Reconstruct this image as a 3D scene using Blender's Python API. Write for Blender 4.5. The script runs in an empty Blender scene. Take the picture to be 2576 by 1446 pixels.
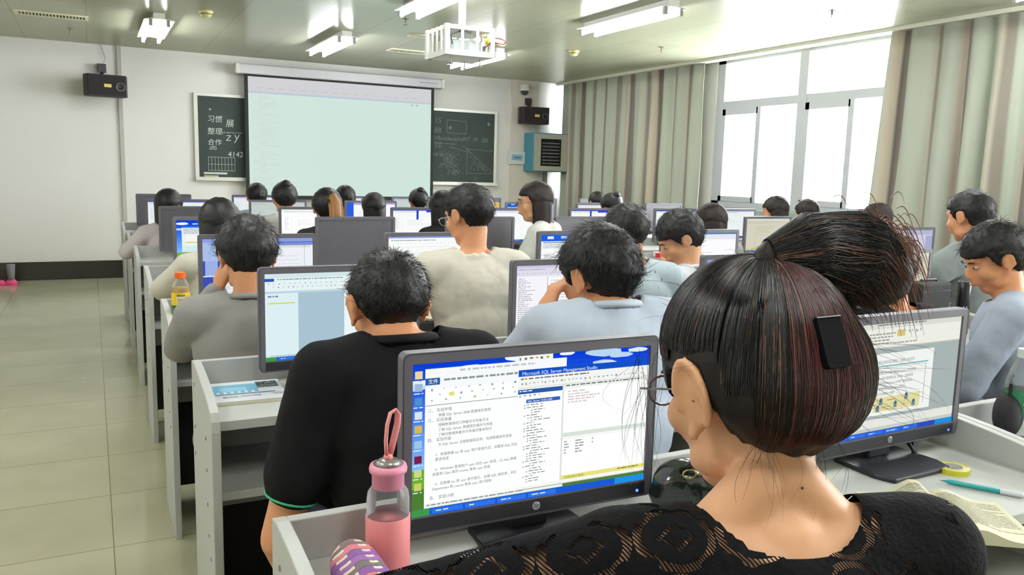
import bpy, bmesh, math, random
from mathutils import Vector, Matrix, Quaternion, noise
PI = math.pi
sc = bpy.context.scene
C = sc.collection

# ---------------------------------------------------------------- camera
cam_d = bpy.data.cameras.new('camera'); cam = bpy.data.objects.new('camera', cam_d); C.objects.link(cam)
cam_d.sensor_width = 36; cam_d.lens = 2040 * 36 / 2576; cam_d.clip_start = 0.05; cam_d.clip_end = 200
AX = Matrix(((0.88904, -0.04067, 0.45603), (-0.45713, -0.13626, 0.87891), (0.02639, -0.98984, -0.13973)))
cr, cd_, cf = AX.col[0], AX.col[1], AX.col[2]
cam.matrix_world = Matrix(((cr.x, -cd_.x, -cf.x, 0), (cr.y, -cd_.y, -cf.y, 0), (cr.z, -cd_.z, -cf.z, 1.4), (0, 0, 0, 1)))
sc.camera = cam
# ---------------------------------------------------------------- world, exposure
w = bpy.data.worlds.new('overcast_sky'); sc.world = w; w.use_nodes = True
bg = w.node_tree.nodes['Background']; bg.inputs[0].default_value = (0.93, 0.97, 1.0, 1); bg.inputs[1].default_value = 36.0
sc.view_settings.view_transform = 'Standard'; sc.view_settings.look = 'None'
sc.view_settings.exposure = 0.0; sc.view_settings.gamma = 1.0; sc.view_settings.use_curve_mapping = False
cy = sc.cycles
cy.max_bounces = 7; cy.diffuse_bounces = 5; cy.glossy_bounces = 3; cy.transmission_bounces = 4; cy.transparent_max_bounces = 10
cy.caustics_reflective = False; cy.caustics_refractive = False; cy.sample_clamp_indirect = 6.0
LAMP = 72.0

# ---------------------------------------------------------------- colours and materials
def lin(c):
    return tuple((x / 12.92 if x <= 0.04045 else ((x + 0.055) / 1.055) ** 2.4) for x in c)
def hx(s):
    s = s.lstrip('#'); return lin(tuple(int(s[i:i + 2], 16) / 255 for i in (0, 2, 4)))
MATS = {}
def mat(name, col, rough=0.6, spec=0.4, metal=0.0, emit=0.0, bump=0.0, bscale=60.0, var=0.0, vscale=6.0, coat=0.0, sheen=0.0, sss=0.0):
    if name in MATS: return MATS[name]
    m = bpy.data.materials.new(name); m.use_nodes = True; MATS[name] = m
    nt = m.node_tree; b = nt.nodes['Principled BSDF']
    c = hx(col) if isinstance(col, str) else col
    b.inputs['Base Color'].default_value = (*c, 1); b.inputs['Roughness'].default_value = rough
    b.inputs['Specular IOR Level'].default_value = spec; b.inputs['Metallic'].default_value = metal
    if coat: b.inputs['Coat Weight'].default_value = coat; b.inputs['Coat Roughness'].default_value = 0.1
    if sheen: b.inputs['Sheen Weight'].default_value = sheen
    if sss:
        b.inputs['Subsurface Weight'].default_value = sss; b.inputs['Subsurface Radius'].default_value = (0.012, 0.005, 0.003); b.inputs['Subsurface Scale'].default_value = 1.0
    if emit: b.inputs['Emission Color'].default_value = (*c, 1); b.inputs['Emission Strength'].default_value = emit
    if bump or var:
        tc = nt.nodes.new('ShaderNodeTexCoord'); no = nt.nodes.new('ShaderNodeTexNoise')
        nt.links.new(tc.outputs['Object'], no.inputs['Vector']); no.inputs['Detail'].default_value = 4
    if bump:
        no.inputs['Scale'].default_value = bscale
        bp = nt.nodes.new('ShaderNodeBump'); bp.inputs['Strength'].default_value = bump; bp.inputs['Distance'].default_value = 0.01
        nt.links.new(no.outputs['Fac'], bp.inputs['Height']); nt.links.new(bp.outputs['Normal'], b.inputs['Normal'])
    if var:
        n2 = nt.nodes.new('ShaderNodeTexNoise'); n2.inputs['Scale'].default_value = vscale; n2.inputs['Detail'].default_value = 3
        nt.links.new(tc.outputs['Object'], n2.inputs['Vector'])
        mx = nt.nodes.new('ShaderNodeMixRGB'); mx.inputs[1].default_value = (*[x * (1 - var) for x in c], 1); mx.inputs[2].default_value = (*[min(1, x * (1 + var)) for x in c], 1)
        nt.links.new(n2.outputs['Fac'], mx.inputs[0]); nt.links.new(mx.outputs[0], b.inputs['Base Color'])
    return m
def glow_mat():
    m = bpy.data.materials.new('screen_light'); m.use_nodes = True; nt = m.node_tree; nt.nodes.clear()
    a = nt.nodes.new('ShaderNodeAttribute'); a.attribute_name = 'Col'
    e = nt.nodes.new('ShaderNodeEmission'); e.inputs[1].default_value = 1.0; o = nt.nodes.new('ShaderNodeOutputMaterial')
    nt.links.new(a.outputs['Color'], e.inputs[0]); nt.links.new(e.outputs[0], o.inputs[0]); return m
def print_mat():
    m = bpy.data.materials.new('printed_paper'); m.use_nodes = True; nt = m.node_tree
    a = nt.nodes.new('ShaderNodeAttribute'); a.attribute_name = 'Col'; b = nt.nodes['Principled BSDF']
    b.inputs['Roughness'].default_value = 0.55; nt.links.new(a.outputs['Color'], b.inputs['Base Color']); return m
GLOW = glow_mat(); PRINT = print_mat()

# ---------------------------------------------------------------- mesh helpers
class MB:
    def __init__(s): s.v = []; s.f = []; s.c = []; s.m = []
    def add(s, vs, fs, col=None, mi=0, M=None):
        o = len(s.v)
        s.v += [tuple(M @ Vector(v)) if M is not None else tuple(v) for v in vs]
        s.f += [tuple(i + o for i in f) for f in fs]; s.c += [col] * len(fs); s.m += [mi] * len(fs); return s
    def box(s, x0, x1, y0, y1, z0, z1, mi=0, M=None, col=None):
        v = [(x, y, z) for z in (z0, z1) for y in (y0, y1) for x in (x0, x1)]
        return s.add(v, [(0, 2, 3, 1), (4, 5, 7, 6), (0, 1, 5, 4), (2, 6, 7, 3), (0, 4, 6, 2), (1, 3, 7, 5)], col, mi, M)
    def quad(s, a, b, c, d, col=None, mi=0): return s.add([a, b, c, d], [(0, 1, 2, 3)], col, mi)
    def prism(s, pts, y0, y1, mi=0, M=None, ax='y', col=None):
        n = len(pts)
        if ax == 'y': v = [(p[0], y0, p[1]) for p in pts] + [(p[0], y1, p[1]) for p in pts]
        elif ax == 'x': v = [(y0, p[0], p[1]) for p in pts] + [(y1, p[0], p[1]) for p in pts]
        else: v = [(p[0], p[1], y0) for p in pts] + [(p[0], p[1], y1) for p in pts]
        f = [tuple(range(n)), tuple(range(2 * n - 1, n - 1, -1))] + [(i, i + n, (i + 1) % n + n, (i + 1) % n) for i in range(n)]
        return s.add(v, f, col, mi, M)
    def lathe(s, prof, n=24, mi=0, M=None, cap=True, col=None):
        v = []; f = []
        for r, z in prof:
            for i in range(n):
                a = 2 * PI * i / n; v.append((r * math.cos(a), r * math.sin(a), z))
        for j in range(len(prof) - 1):
            for i in range(n): f.append((j * n + i, j * n + (i + 1) % n, (j + 1) * n + (i + 1) % n, (j + 1) * n + i))
        if cap: f.append(tuple(range(n))[::-1]); k = (len(prof) - 1) * n; f.append(tuple(range(k, k + n)))
        return s.add(v, f, col, mi, M)
    def tube(s, pts, rad, n=8, mi=0, closed=False, M=None, col=None, flat=1.0):
        pts = [Vector(p) for p in pts]; m = len(pts); rad = rad if isinstance(rad, (list, tuple)) else [rad] * m
        v = []; f = []; up = None
        for i, p in enumerate(pts):
            t = (pts[(i + 1) % m] - pts[i - 1]) if closed else (pts[min(i + 1, m - 1)] - pts[max(i - 1, 0)])
            t.normalize()
            if up is None: up = Vector((0, 0, 1)) if abs(t.z) < 0.9 else Vector((1, 0, 0))
            a = (up - t * up.dot(t)); a = a.normalized() if a.length > 1e-6 else t.orthogonal().normalized(); b = t.cross(a); up = a
            for k in range(n):
                q = 2 * PI * k / n; v.append(p + a * math.cos(q) * rad[i] + b * math.sin(q) * rad[i] * flat)
        for i in range(m if closed else m - 1):
            j = (i + 1) % m
            for k in range(n): f.append((i * n + k, i * n + (k + 1) % n, j * n + (k + 1) % n, j * n + k))
        if not closed: f.append(tuple(range(n))[::-1]); f.append(tuple(range((m - 1) * n, m * n)))
        return s.add(v, f, col, mi, M)
    def ball(s, c, r, R=None, nu=16, nv=10, mi=0, M=None, col=None):
        r = r if isinstance(r, (tuple, list)) else (r, r, r); c = Vector(c); v = []; f = []
        def P(x, y, z):
            q = Vector((x * r[0], y * r[1], z * r[2])); return c + (R @ q if R is not None else q)
        v.append(P(0, 0, 1))
        for j in range(1, nv):
            th = PI * j / nv
            for i in range(nu):
                a = 2 * PI * i / nu; v.append(P(math.sin(th) * math.cos(a), math.sin(th) * math.sin(a), math.cos(th)))
        v.append(P(0, 0, -1)); L = len(v) - 1
        for i in range(nu): f.append((0, 1 + i, 1 + (i + 1) % nu)); f.append((L, L - nu + (i + 1) % nu, L - nu + i))
        for j in range(nv - 2):
            for i in range(nu): f.append((1 + j * nu + i, 1 + (j + 1) * nu + i, 1 + (j + 1) * nu + (i + 1) % nu, 1 + j * nu + (i + 1) % nu))
        return s.add(v, f, col, mi, M)
    def cap(s, a, b, ra, rb, n=14):   # tapered capsule
        a = Vector(a); b = Vector(b); s.ball(a, ra, nu=n, nv=8); s.ball(b, rb, nu=n, nv=8)
        if (b - a).length > 1e-4: s.tube([a, b], [ra, rb], n)
        return s
    def build(s, name, mats, parent=None, smooth=False, M=None, bevel=0.0):
        me = bpy.data.meshes.new(name); me.from_pydata(s.v, [], s.f)
        for mm in (mats if isinstance(mats, (list, tuple)) else [mats]): me.materials.append(mm)
        if len(me.materials) > 1: me.polygons.foreach_set('material_index', s.m)
        if any(c is not None for c in s.c):
            at = me.color_attributes.new('Col', 'FLOAT_COLOR', 'CORNER'); d = []
            for p, c in zip(me.polygons, s.c): d += [*(c or (1, 1, 1)), 1.0] * p.loop_total
            at.data.foreach_set('color', d)
        if smooth: me.polygons.foreach_set('use_smooth', [True] * len(me.polygons))
        me.update(); me.validate()
        o = bpy.data.objects.new(name, me); C.objects.link(o)
        if parent: o.parent = parent
        if M is not None: o.matrix_local = M
        if bevel:
            b = o.modifiers.new('bevel', 'BEVEL'); b.width = bevel; b.segments = 2; b.limit_method = 'ANGLE'; b.angle_limit = 0.7
        return o
def fix_normals(o):
    bm = bmesh.new(); bm.from_mesh(o.data); bmesh.ops.recalc_face_normals(bm, faces=bm.faces); bm.to_mesh(o.data); bm.free(); return o
def rrect(x0, x1, z0, z1, r, n=5):
    out = []
    for cx, cz, a0 in ((x1 - r, z0 + r, -90), (x1 - r, z1 - r, 0), (x0 + r, z1 - r, 90), (x0 + r, z0 + r, 180)):
        for i in range(n + 1):
            a = math.radians(a0 + 90 * i / n); out.append((cx + r * math.cos(a), cz + r * math.sin(a)))
    return out
def tag(o, label, cat, group=None, kind=None):
    if label: o['label'] = label
    if cat: o['category'] = cat
    if group: o['group'] = group
    if kind: o['kind'] = kind
    return o
def thing(name, loc, label, cat, group=None, rz=0.0):
    o = bpy.data.objects.new(name, None); C.objects.link(o); o.location = loc; o.rotation_euler = (0, 0, rz); o.empty_display_size = 0.05
    return tag(o, label, cat, group)
def struct(o): o['kind'] = 'structure'; return o
def dup(o, parent=None):
    c = o.copy(); C.objects.link(c); c.parent = parent
    for ch in list(o.children): dup(ch, c)
    return c
_tx = {}
def text_polys(t, shear=0.0):
    k = (t, shear)
    if k not in _tx:
        cu = bpy.data.curves.new('t', 'FONT'); cu.body = t; cu.size = 1.0; cu.align_x = 'LEFT'; cu.shear = shear; cu.resolution_u = 3
        ob = bpy.data.objects.new('t', cu); C.objects.link(ob); bpy.context.view_layer.update()
        me = ob.evaluated_get(bpy.context.evaluated_depsgraph_get()).to_mesh()
        _tx[k] = ([tuple(v.co[:2]) for v in me.vertices], [tuple(p.vertices) for p in me.polygons])
        bpy.data.objects.remove(ob); bpy.data.curves.remove(cu)
    return _tx[k]
# ================================================================ ROOM
XL, XR, YF, YB, ZC = -2.2, 6.6, 11.0, -2.6, 2.77
def floor_mat():
    m = bpy.data.materials.new('polished_tiles'); m.use_nodes = True; nt = m.node_tree; b = nt.nodes['Principled BSDF']
    tc = nt.nodes.new('ShaderNodeTexCoord'); br = nt.nodes.new('ShaderNodeTexBrick'); mp = nt.nodes.new('ShaderNodeMapping')
    mp.inputs['Location'].default_value = (0.78, 0.02, 0)
    nt.links.new(tc.outputs['Object'], mp.inputs[0]); nt.links.new(mp.outputs[0], br.inputs['Vector'])
    br.offset = 0.0; br.inputs['Scale'].default_value = 1.0; br.inputs['Brick Width'].default_value = 0.8; br.inputs['Row Height'].default_value = 0.53
    br.inputs['Mortar Size'].default_value = 0.0022; br.inputs['Mortar Smooth'].default_value = 0.2
    br.inputs['Color1'].default_value = (*hx('B9B69C'), 1); br.inputs['Color2'].default_value = (*hx('B2AF93'), 1); br.inputs['Mortar'].default_value = (*hx('7d775c'), 1)
    no = nt.nodes.new('ShaderNodeTexNoise'); no.inputs['Scale'].default_value = 3.0; no.inputs['Detail'].default_value = 6
    nt.links.new(tc.outputs['Object'], no.inputs['Vector'])
    mx = nt.nodes.new('ShaderNodeMixRGB'); mx.blend_type = 'MULTIPLY'; mx.inputs[0].default_value = 0.35
    cr_ = nt.nodes.new('ShaderNodeValToRGB'); cr_.color_ramp.elements[0].color = (.75, .74, .66, 1); cr_.color_ramp.elements[0].position = .3; cr_.color_ramp.elements[1].color = (1, 1, 1, 1); cr_.color_ramp.elements[1].position = .65
    nt.links.new(no.outputs['Fac'], cr_.inputs[0]); nt.links.new(br.outputs['Color'], mx.inputs[1]); nt.links.new(cr_.outputs[0], mx.inputs[2])
    nt.links.new(mx.outputs[0], b.inputs['Base Color']); b.inputs['Roughness'].default_value = 0.16; b.inputs['Specular IOR Level'].default_value = 0.45
    n2 = nt.nodes.new('ShaderNodeTexNoise'); n2.inputs['Scale'].default_value = 1.6; bp = nt.nodes.new('ShaderNodeBump'); bp.inputs['Strength'].default_value = .04; bp.inputs['Distance'].default_value = .05
    nt.links.new(tc.outputs['Object'], n2.inputs['Vector']); nt.links.new(n2.outputs['Fac'], bp.inputs['Height']); nt.links.new(bp.outputs[0], b.inputs['Normal'])
    return m
def ceil_mat():
    m = bpy.data.materials.new('enamelled_ceiling_panels'); m.use_nodes = True; nt = m.node_tree; b = nt.nodes['Principled BSDF']
    tc = nt.nodes.new('ShaderNodeTexCoord'); br = nt.nodes.new('ShaderNodeTexBrick'); mp = nt.nodes.new('ShaderNodeMapping')
    mp.inputs['Location'].default_value = (0.6, 0.4, 0); br.offset = 0.0
    nt.links.new(tc.outputs['Object'], mp.inputs[0]); nt.links.new(mp.outputs[0], br.inputs['Vector'])
    br.inputs['Scale'].default_value = 1.0; br.inputs['Brick Width'].default_value = 0.62; br.inputs['Row Height'].default_value = 1.24
    br.inputs['Mortar Size'].default_value = 0.003; br.inputs['Mortar Smooth'].default_value = 0.3
    br.inputs['Color1'].default_value = (*hx('AFB198'), 1); br.inputs['Color2'].default_value = (*hx('A9AB91'), 1); br.inputs['Mortar'].default_value = (*hx('8a8c74'), 1)
    nt.links.new(br.outputs['Color'], b.inputs['Base Color']); b.inputs['Roughness'].default_value = 0.24; b.inputs['Specular IOR Level'].default_value = 0.6
    no = nt.nodes.new('ShaderNodeTexNoise'); no.inputs['Scale'].default_value = 1.1; mp2 = nt.nodes.new('ShaderNodeMapping'); mp2.inputs['Scale'].default_value = (1, .5, 1)
    nt.links.new(tc.outputs['Object'], mp2.inputs[0]); nt.links.new(mp2.outputs[0], no.inputs['Vector'])
    bp = nt.nodes.new('ShaderNodeBump'); bp.inputs['Strength'].default_value = .25; bp.inputs['Distance'].default_value = .05
    nt.links.new(no.outputs['Fac'], bp.inputs['Height']); nt.links.new(bp.outputs[0], b.inputs['Normal'])
    return m
wall_m = mat('painted_wall', '#E0DFDA', 0.85, 0.2, var=0.02, vscale=1.5)
warm_m = mat('cream_pilaster', '#DCD4C8', 0.85, 0.2)
struct(MB().box(XL - .1, XR + .2, YB - .1, YF + .1, -.1, 0).build('floor', floor_mat()))
struct(MB().box(XL - .1, XR + .2, YB - .1, YF + .1, ZC, ZC + .1).build('ceiling', ceil_mat()))
struct(MB().box(XL - .1, XR + .2, YF, YF + .12, 0, ZC).build('wall_front', wall_m))
struct(MB().box(XL - .1, XR + .2, YB - .12, YB, 0, ZC).build('wall_back', wall_m))
struct(MB().box(XL - .12, XL, YB, YF, 0, ZC).build('wall_left', wall_m))
# window wall: sill wall, piers between the openings
wins = [(8.25, 10.93), (5.0, 7.62), (1.7, 4.4), (-1.8, 1.0)]
mb = MB().box(XR, XR + .2, YB, YF, 0, 1.06); y = YB
for a, b in sorted(wins):
    mb.box(XR, XR + .2, y, a, 1.06, ZC); y = b
mb.box(XR, XR + .2, y, YF, 1.06, ZC)
struct(mb.build('wall_right', wall_m))
al = mat('grey_aluminium', '#B9BDC0', 0.5, 0.4, metal=0.2)
glass = bpy.data.materials.new('window_glass'); glass.use_nodes = True; nt = glass.node_tree; nt.nodes.clear()
tr = nt.nodes.new('ShaderNodeBsdfTransparent'); gl = nt.nodes.new('ShaderNodeBsdfGlossy'); gl.inputs['Roughness'].default_value = .02
mxs = nt.nodes.new('ShaderNodeMixShader'); mxs.inputs[0].default_value = .06; oo = nt.nodes.new('ShaderNodeOutputMaterial')
nt.links.new(tr.outputs[0], mxs.inputs[1]); nt.links.new(gl.outputs[0], mxs.inputs[2]); nt.links.new(mxs.outputs[0], oo.inputs[0])
for i, (a, b) in enumerate(wins):
    n = i + 1; mid = (a + b) / 2; x0, x1 = XR + .02, XR + .09
    root = struct(MB().box(x0, x1, a, a + .12, 1.06, ZC).box(x0, x1, b - .12, b, 1.06, ZC).box(x0, x1, a, b, 1.06, 1.14).box(x0, x1, a, b, ZC - .05, ZC)
                  .box(x0 - .004, x1 + .004, mid - .06, mid + .06, 1.07, ZC - .01).box(x0 + .003, x1 - .003, a + .01, b - .01, 2.2, 2.29).build('window_%d' % n, al))
    for j, (p, q) in enumerate(((a + .12, mid - .06), (mid + .06, b - .12))):
        m2 = (p + q) / 2
        MB().box(x0 - .01, x1 - .02, m2 - .05, m2 + .02, 1.14, 2.2).box(x0 - .01, x1 - .02, m2, q, 1.14, 1.2).box(x0 - .01, x1 - .02, m2, q, 2.13, 2.2).box(x0 - .01, x1 - .02, q - .05, q, 1.14, 2.2).build('window_sash', al, root)
    MB().box(x0 + .03, x0 + .035, a, b, 1.1, ZC - .02).build('window_pane', glass, root)
    MB().box(XR - .05, XR + .02, a - .05, b + .05, 1.0, 1.06).build('window_sill', mat('sill_stone', '#8D9A92', .4), root)
struct(MB().box(XL, .33, YF - .015, YF, 0, .215).box(.33, 6.6, YF - .015, YF, 0, .215).build('baseboard_front', mat('black_granite', '#26241F', 0.25, .5, var=.3, vscale=30)))
struct(MB().box(XL, XL + .015, YB, YF, 0, .215).build('baseboard_left', MATS['black_granite']))
struct(MB().box(.33, .375, YF - .03, YF, .215, ZC).build('trim_1', mat('shaded_step_side', '#B4B3AC', .8)))  # darker strip, paints the shaded side face of the wall step
struct(MB().box(5.6, 6.05, YF - .05, YF, .215, ZC).build('trim_2', warm_m))
struct(MB().box(XR - .22, XR - .09, YB, YF, ZC - .035, ZC).build('trim_3', mat('curtain_rail_white', '#D8D8C8', .4)))

# ---------------------------------------------------------------- curtains
def curtain_mat():
    m = bpy.data.materials.new('striped_curtain'); m.use_nodes = True; nt = m.node_tree; b = nt.nodes['Principled BSDF']
    uv = nt.nodes.new('ShaderNodeUVMap'); sp = nt.nodes.new('ShaderNodeSeparateXYZ'); nt.links.new(uv.outputs[0], sp.inputs[0])
    mu = nt.nodes.new('ShaderNodeMath'); mu.operation = 'MULTIPLY'; mu.inputs[1].default_value = .83; nt.links.new(sp.outputs[0], mu.inputs[0])
    fr = nt.nodes.new('ShaderNodeMath'); fr.operation = 'FRACT'; nt.links.new(mu.outputs[0], fr.inputs[0])
    cr_ = nt.nodes.new('ShaderNodeValToRGB'); e = cr_.color_ramp; e.interpolation = 'LINEAR'
    cols = [(0, 'B8BEAE'), (.3, 'B2B8A9'), (.34, '80786F'), (.44, '6E665F'), (.47, 'B8AE9D'), (.55, 'C0B5A3'), (.58, 'B4BAAB'), (.78, 'B4BAAB'), (.81, '8D877C'), (.88, '8A8379'), (.92, 'BEB8A7'), (1, 'B8BEAE')]
    e.elements[0].position = 0; e.elements[0].color = (*hx(cols[0][1]), 1); e.elements[1].position = 1; e.elements[1].color = (*hx(cols[-1][1]), 1)
    for p, c in cols[1:-1]:
        q = e.elements.new(p); q.color = (*hx(c), 1)
    nt.links.new(fr.outputs[0], cr_.inputs[0]); nt.links.new(cr_.outputs[0], b.inputs['Base Color']); b.inputs['Roughness'].default_value = .75
    b.inputs['Sheen Weight'].default_value = .25
    tl = nt.nodes.new('ShaderNodeBsdfTranslucent'); nt.links.new(cr_.outputs[0], tl.inputs[0]); ms = nt.nodes.new('ShaderNodeMixShader'); ms.inputs[0].default_value = .12
    o = nt.nodes['Material Output']; nt.links.new(b.outputs[0], ms.inputs[1]); nt.links.new(tl.outputs[0], ms.inputs[2]); nt.links.new(ms.outputs[0], o.inputs[0])
    return m
CUR = curtain_mat()
def curtain(y0, y1, label, seed, flare=0.0):
    rnd = random.Random(seed); pts = []; y = y0; ph = 0; u = 0
    n = int(abs(y1 - y0) / .012); us = []
    ks = [rnd.uniform(.7, 1.4) for _ in range(200)]
    ph = 0
    for i in range(n + 1):
        t = i / n; yy = y0 + (y1 - y0) * t
        ph += 2 * PI * .012 / .21 * (0.8 + 1.1 * noise.noise(Vector((yy * 2.2, seed, 0))) )
        pts.append((yy, ph)); us.append(t * (y1 - y0) * 2.0)
    rows = 14; V = []; F = []; UV = []
    for r in range(rows + 1):
        z = 2.735 - (2.735 - .12) * r / rows
        g = .6 + .5 * r / rows
        for i, (yy, p) in enumerate(pts):
            amp = .062 * g * (.75 + .9 * noise.noise(Vector((yy * 1.3, seed + 5, z * .25))))
            x = XR - .155 + amp * math.sin(p + .35 * noise.noise(Vector((yy * 3, 1, z * .8)))) + .018 * noise.noise(Vector((yy * 12, 2, z)))
            fy = .02 * math.cos(p) * g
            fl = flare * (1 - min(1, abs(yy - y1) / .5)) * (r / rows)
            V.append((x, yy + fy + fl, z)); UV.append((us[i], z))
    N = len(pts)
    for r in range(rows):
        for i in range(N - 1): F.append((r * N + i, r * N + i + 1, (r + 1) * N + i + 1, (r + 1) * N + i))
    me = bpy.data.meshes.new('curtain'); me.from_pydata(V, [], F); ul = me.uv_layers.new(name='UVMap')
    for l in me.loops: ul.data[l.index].uv = UV[l.vertex_index]
    me.polygons.foreach_set('use_smooth', [True] * len(me.polygons)); me.materials.append(CUR)
    o = bpy.data.objects.new('curtain', me); C.objects.link(o); s = o.modifiers.new('s', 'SOLIDIFY'); s.thickness = .004
    return tag(o, label, 'curtain', 'striped window curtains')
curtain(7.66, 10.86, 'striped grey-green curtain hanging between the corner cabinet and the bare window', 3)
curtain(3.55, 5.12, 'striped grey curtain on the camera side of the bare window, behind the grey tee', 11, flare=.12)
curtain(1.2, 3.5, 'striped curtain beyond the dark gap at the edge of the photo', 17)

# ---------------------------------------------------------------- lamps
tube_m = mat('lit_fluorescent_tube', (0.97, 0.985, 1.0), emit=LAMP)
whm = mat('white_enamel', '#E6E6DE', 0.35, .5)
capm = mat('tube_cap', '#9a9a92', .4)
def lamp(label):
    t = thing('fluorescent_lamp', (0, 0, 0), label, 'ceiling lamp', 'twin tube ceiling lamps')
    MB().box(-.05, .05, -.62, .62, -.045, 0).prism([(-.13, -.06), (-.05, -.045), (.05, -.045), (.13, -.06), (.13, -.064), (0, -.052), (-.13, -.064)], -.62, .62).build('housing', whm, t)
    for s in (-1, 1):
        MB().tube([(s * .075, -.59, -.095), (s * .075, .59, -.095)], .0155, 12).build('tube', tube_m, t, smooth=True)
        for e in (-1, 1): MB().box(s * .075 - .015, s * .075 + .015, e * .605 - .015, e * .605 + .015, -.115, -.055).build('tube_holder', capm, t)
    return t
LP = [(.62, 9.0, 'twin tube lamp over the aisle, closest to the chalkboard wall'), (2.35, 8.9, 'twin tube lamp above the top edge of the projection screen'), (4.1, 8.95, 'twin tube lamp just under and beyond the projector cage'),
      (2.42, 6.05, 'twin tube lamp between the caged projector and the aisle'), (4.1, 5.9, 'twin tube lamp between the caged projector and the window')]
for i, (x, y, l) in enumerate(LP):
    t = lamp(l); t.location = (x, y, ZC)
l0 = t
# lamps out of the picture over the rest of the room
for x, y in ((.62, 6.0), (5.8, 6.0), (.62, 3.0), (2.4, 3.0), (4.15, 3.0), (5.8, 3.0), (.62, 0), (2.4, 0), (4.15, 0), (-1.2, 1.5), (-1.2, 4.5), (5.8, 8.95)):
    if (x, y) in ((5.8, 8.95), (5.8, 6.0), (.62, 6.0)): continue
    t = dup(l0); t.location = (x, y, ZC); t['label'] = 'twin tube lamp over the seats behind and beside the camera'
# ---------------------------------------------------------------- ceiling fittings
def vent(x, y, w, d, label):
    t = thing('air_vent', (x, y, ZC), label, 'vent')
    MB().box(-w / 2, w / 2, -d / 2, -d / 2 + .03, -.012, 0).box(-w / 2, w / 2, d / 2 - .03, d / 2, -.012, 0).box(-w / 2, -w / 2 + .03, -d / 2 + .03, d / 2 - .03, -.012, 0).box(w / 2 - .03, w / 2, -d / 2 + .03, d / 2 - .03, -.012, 0).build('vent_frame', mat('cream_plastic', '#D9D6BC', .5), t)
    MB().box(-w / 2 + .02, w / 2 - .02, -d / 2 + .02, d / 2 - .02, -.002, -.0005).build('vent_backing', mat('vent_dark', '#3a3a2c', .8), t)
    mb = MB(); n = int((w - .06) / .028)
    for i in range(n):
        x0 = -w / 2 + .03 + i * .028; mb.box(x0, x0 + .012, -d / 2 + .03, d / 2 - .03, -.01, -.003)
    mb.build('vent_slats', MATS['cream_plastic'], t)
vent(-.27, 9.1, .62, .22, 'slotted cream air vent in the ceiling above the aisle')
vent(3.4, 9.2, .6, .22, 'slotted cream air vent in the ceiling behind the projector cage')
for x, y, l in ((.98, 8.0, 'round yellowed smoke detector beside the aisle lamp'), (4.85, 8.0, 'round yellowed smoke detector towards the striped curtain')):
    t = thing('smoke_detector', (x, y, ZC), l, 'smoke detector')
    MB().lathe([(.06, 0), (.062, -.012), (.05, -.02), (.048, -.04), (.036, -.055), (.01, -.06)], 24).build('detector_body', mat('yellowed_plastic', '#DDD89C', .5), t, smooth=True)
    MB().lathe([(.05, -.024), (.0515, -.026), (.0515, -.034), (.05, -.036)], 24, cap=False).build('detector_grille', mat('olive', '#8a8550', .6), t)
for x, y, l in ((-.13, 9.9, 'small brass sprinkler in the ceiling below the aisle vent'), (2.62, 7.3, 'small sprinkler hanging beside the middle lamp'), (5.45, 7.2, 'small sprinkler in the ceiling near the window curtain'), (5.4, 4.9, 'small dark sprinkler in the ceiling above the bare window')):
    t = thing('sprinkler', (x, y, ZC), l, 'sprinkler', 'ceiling sprinklers'); 
    MB().lathe([(.028, 0), (.028, -.004), (.008, -.006), (.008, -.03), (.004, -.032), (.004, -.05), (.018, -.051), (.018, -.054)], 12).build('sprinkler_head', mat('dull_brass', '#77745c', .4, metal=.6), t)
tag(MB().lathe([(.12, 0), (.12, -.008), (.09, -.014), (.06, -.012), (.03, -.016), (.01, -.016)], 24, M=Matrix.Translation((3.05, 8.1, ZC))).build('round_vent', MATS['cream_plastic'], smooth=True), 'shallow round ceiling outlet just beyond the nearest middle lamp', 'vent')

# ---------------------------------------------------------------- projector in its cage
t = thing('projector_cage', (2.565, 5.93, 2.26), 'white steel security cage hanging from the ceiling around the projector', 'projector cage')
W2, D2, Hh = .185, .19, .22
mb = MB().box(-W2, W2, -D2, D2, 0, .015).box(-W2, W2, -D2, D2, Hh - .03, Hh)
for sx in (-1, 1):
    for sy in (-1, 1): mb.box(sx * W2 - .018, sx * W2 + .018, sy * D2 - .018, sy * D2 + .018, 0, Hh)
mb.box(-W2, W2, -D2 - .01, -D2 + .005, 0, .04).box(-W2, W2, D2 - .005, D2 + .01, 0, .04).box(-W2 - .01, -W2 + .005, -D2, D2, 0, .04).box(W2 - .005, W2 + .01, -D2, D2, 0, .04)
for k in (-.06, .065):
    mb.box(k - .010, k + .010, -D2 - .008, -D2 + .004, .03, Hh).box(k - .010, k + .010, D2 - .004, D2 + .008, .03, Hh)
for k in (-.09, 0, .09):
    mb.box(-W2 - .008, -W2 + .004, k - .010, k + .010, .03, Hh).box(W2 - .004, W2 + .008, k - .010, k + .010, .03, Hh)
mb.build('cage_frame', whm, t)
MB().tube([(0.02, 0, Hh), (0.02, 0, ZC - 2.26)], .028, 14).lathe([(.1, ZC - 2.26 - .02), (.1, ZC - 2.26)], 20).lathe([(.07, Hh), (.07, Hh + .02), (.028, Hh + .035)], 16).build('ceiling_pole', whm, t, smooth=False)
for q, (x, y) in enumerate(((-.12, -.12), (.08, .08), (.13, -.1))): MB().lathe([(.005, 0), (.005, -.05), (.014, -.052), (.014, -.06)], 10, M=Matrix.Translation((x, y, 0))).build('cage_bolt', capm, t)
t = thing('projector', (2.565, 5.93, 2.276), 'white projector with trailing cables standing inside the cage', 'projector')
MB().prism(rrect(-.15, .15, -.12, .13, .03), .02, .11, ax='z').build('projector_body', mat('projector_white', '#D9E2E4', .4), t, bevel=.006)
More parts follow.
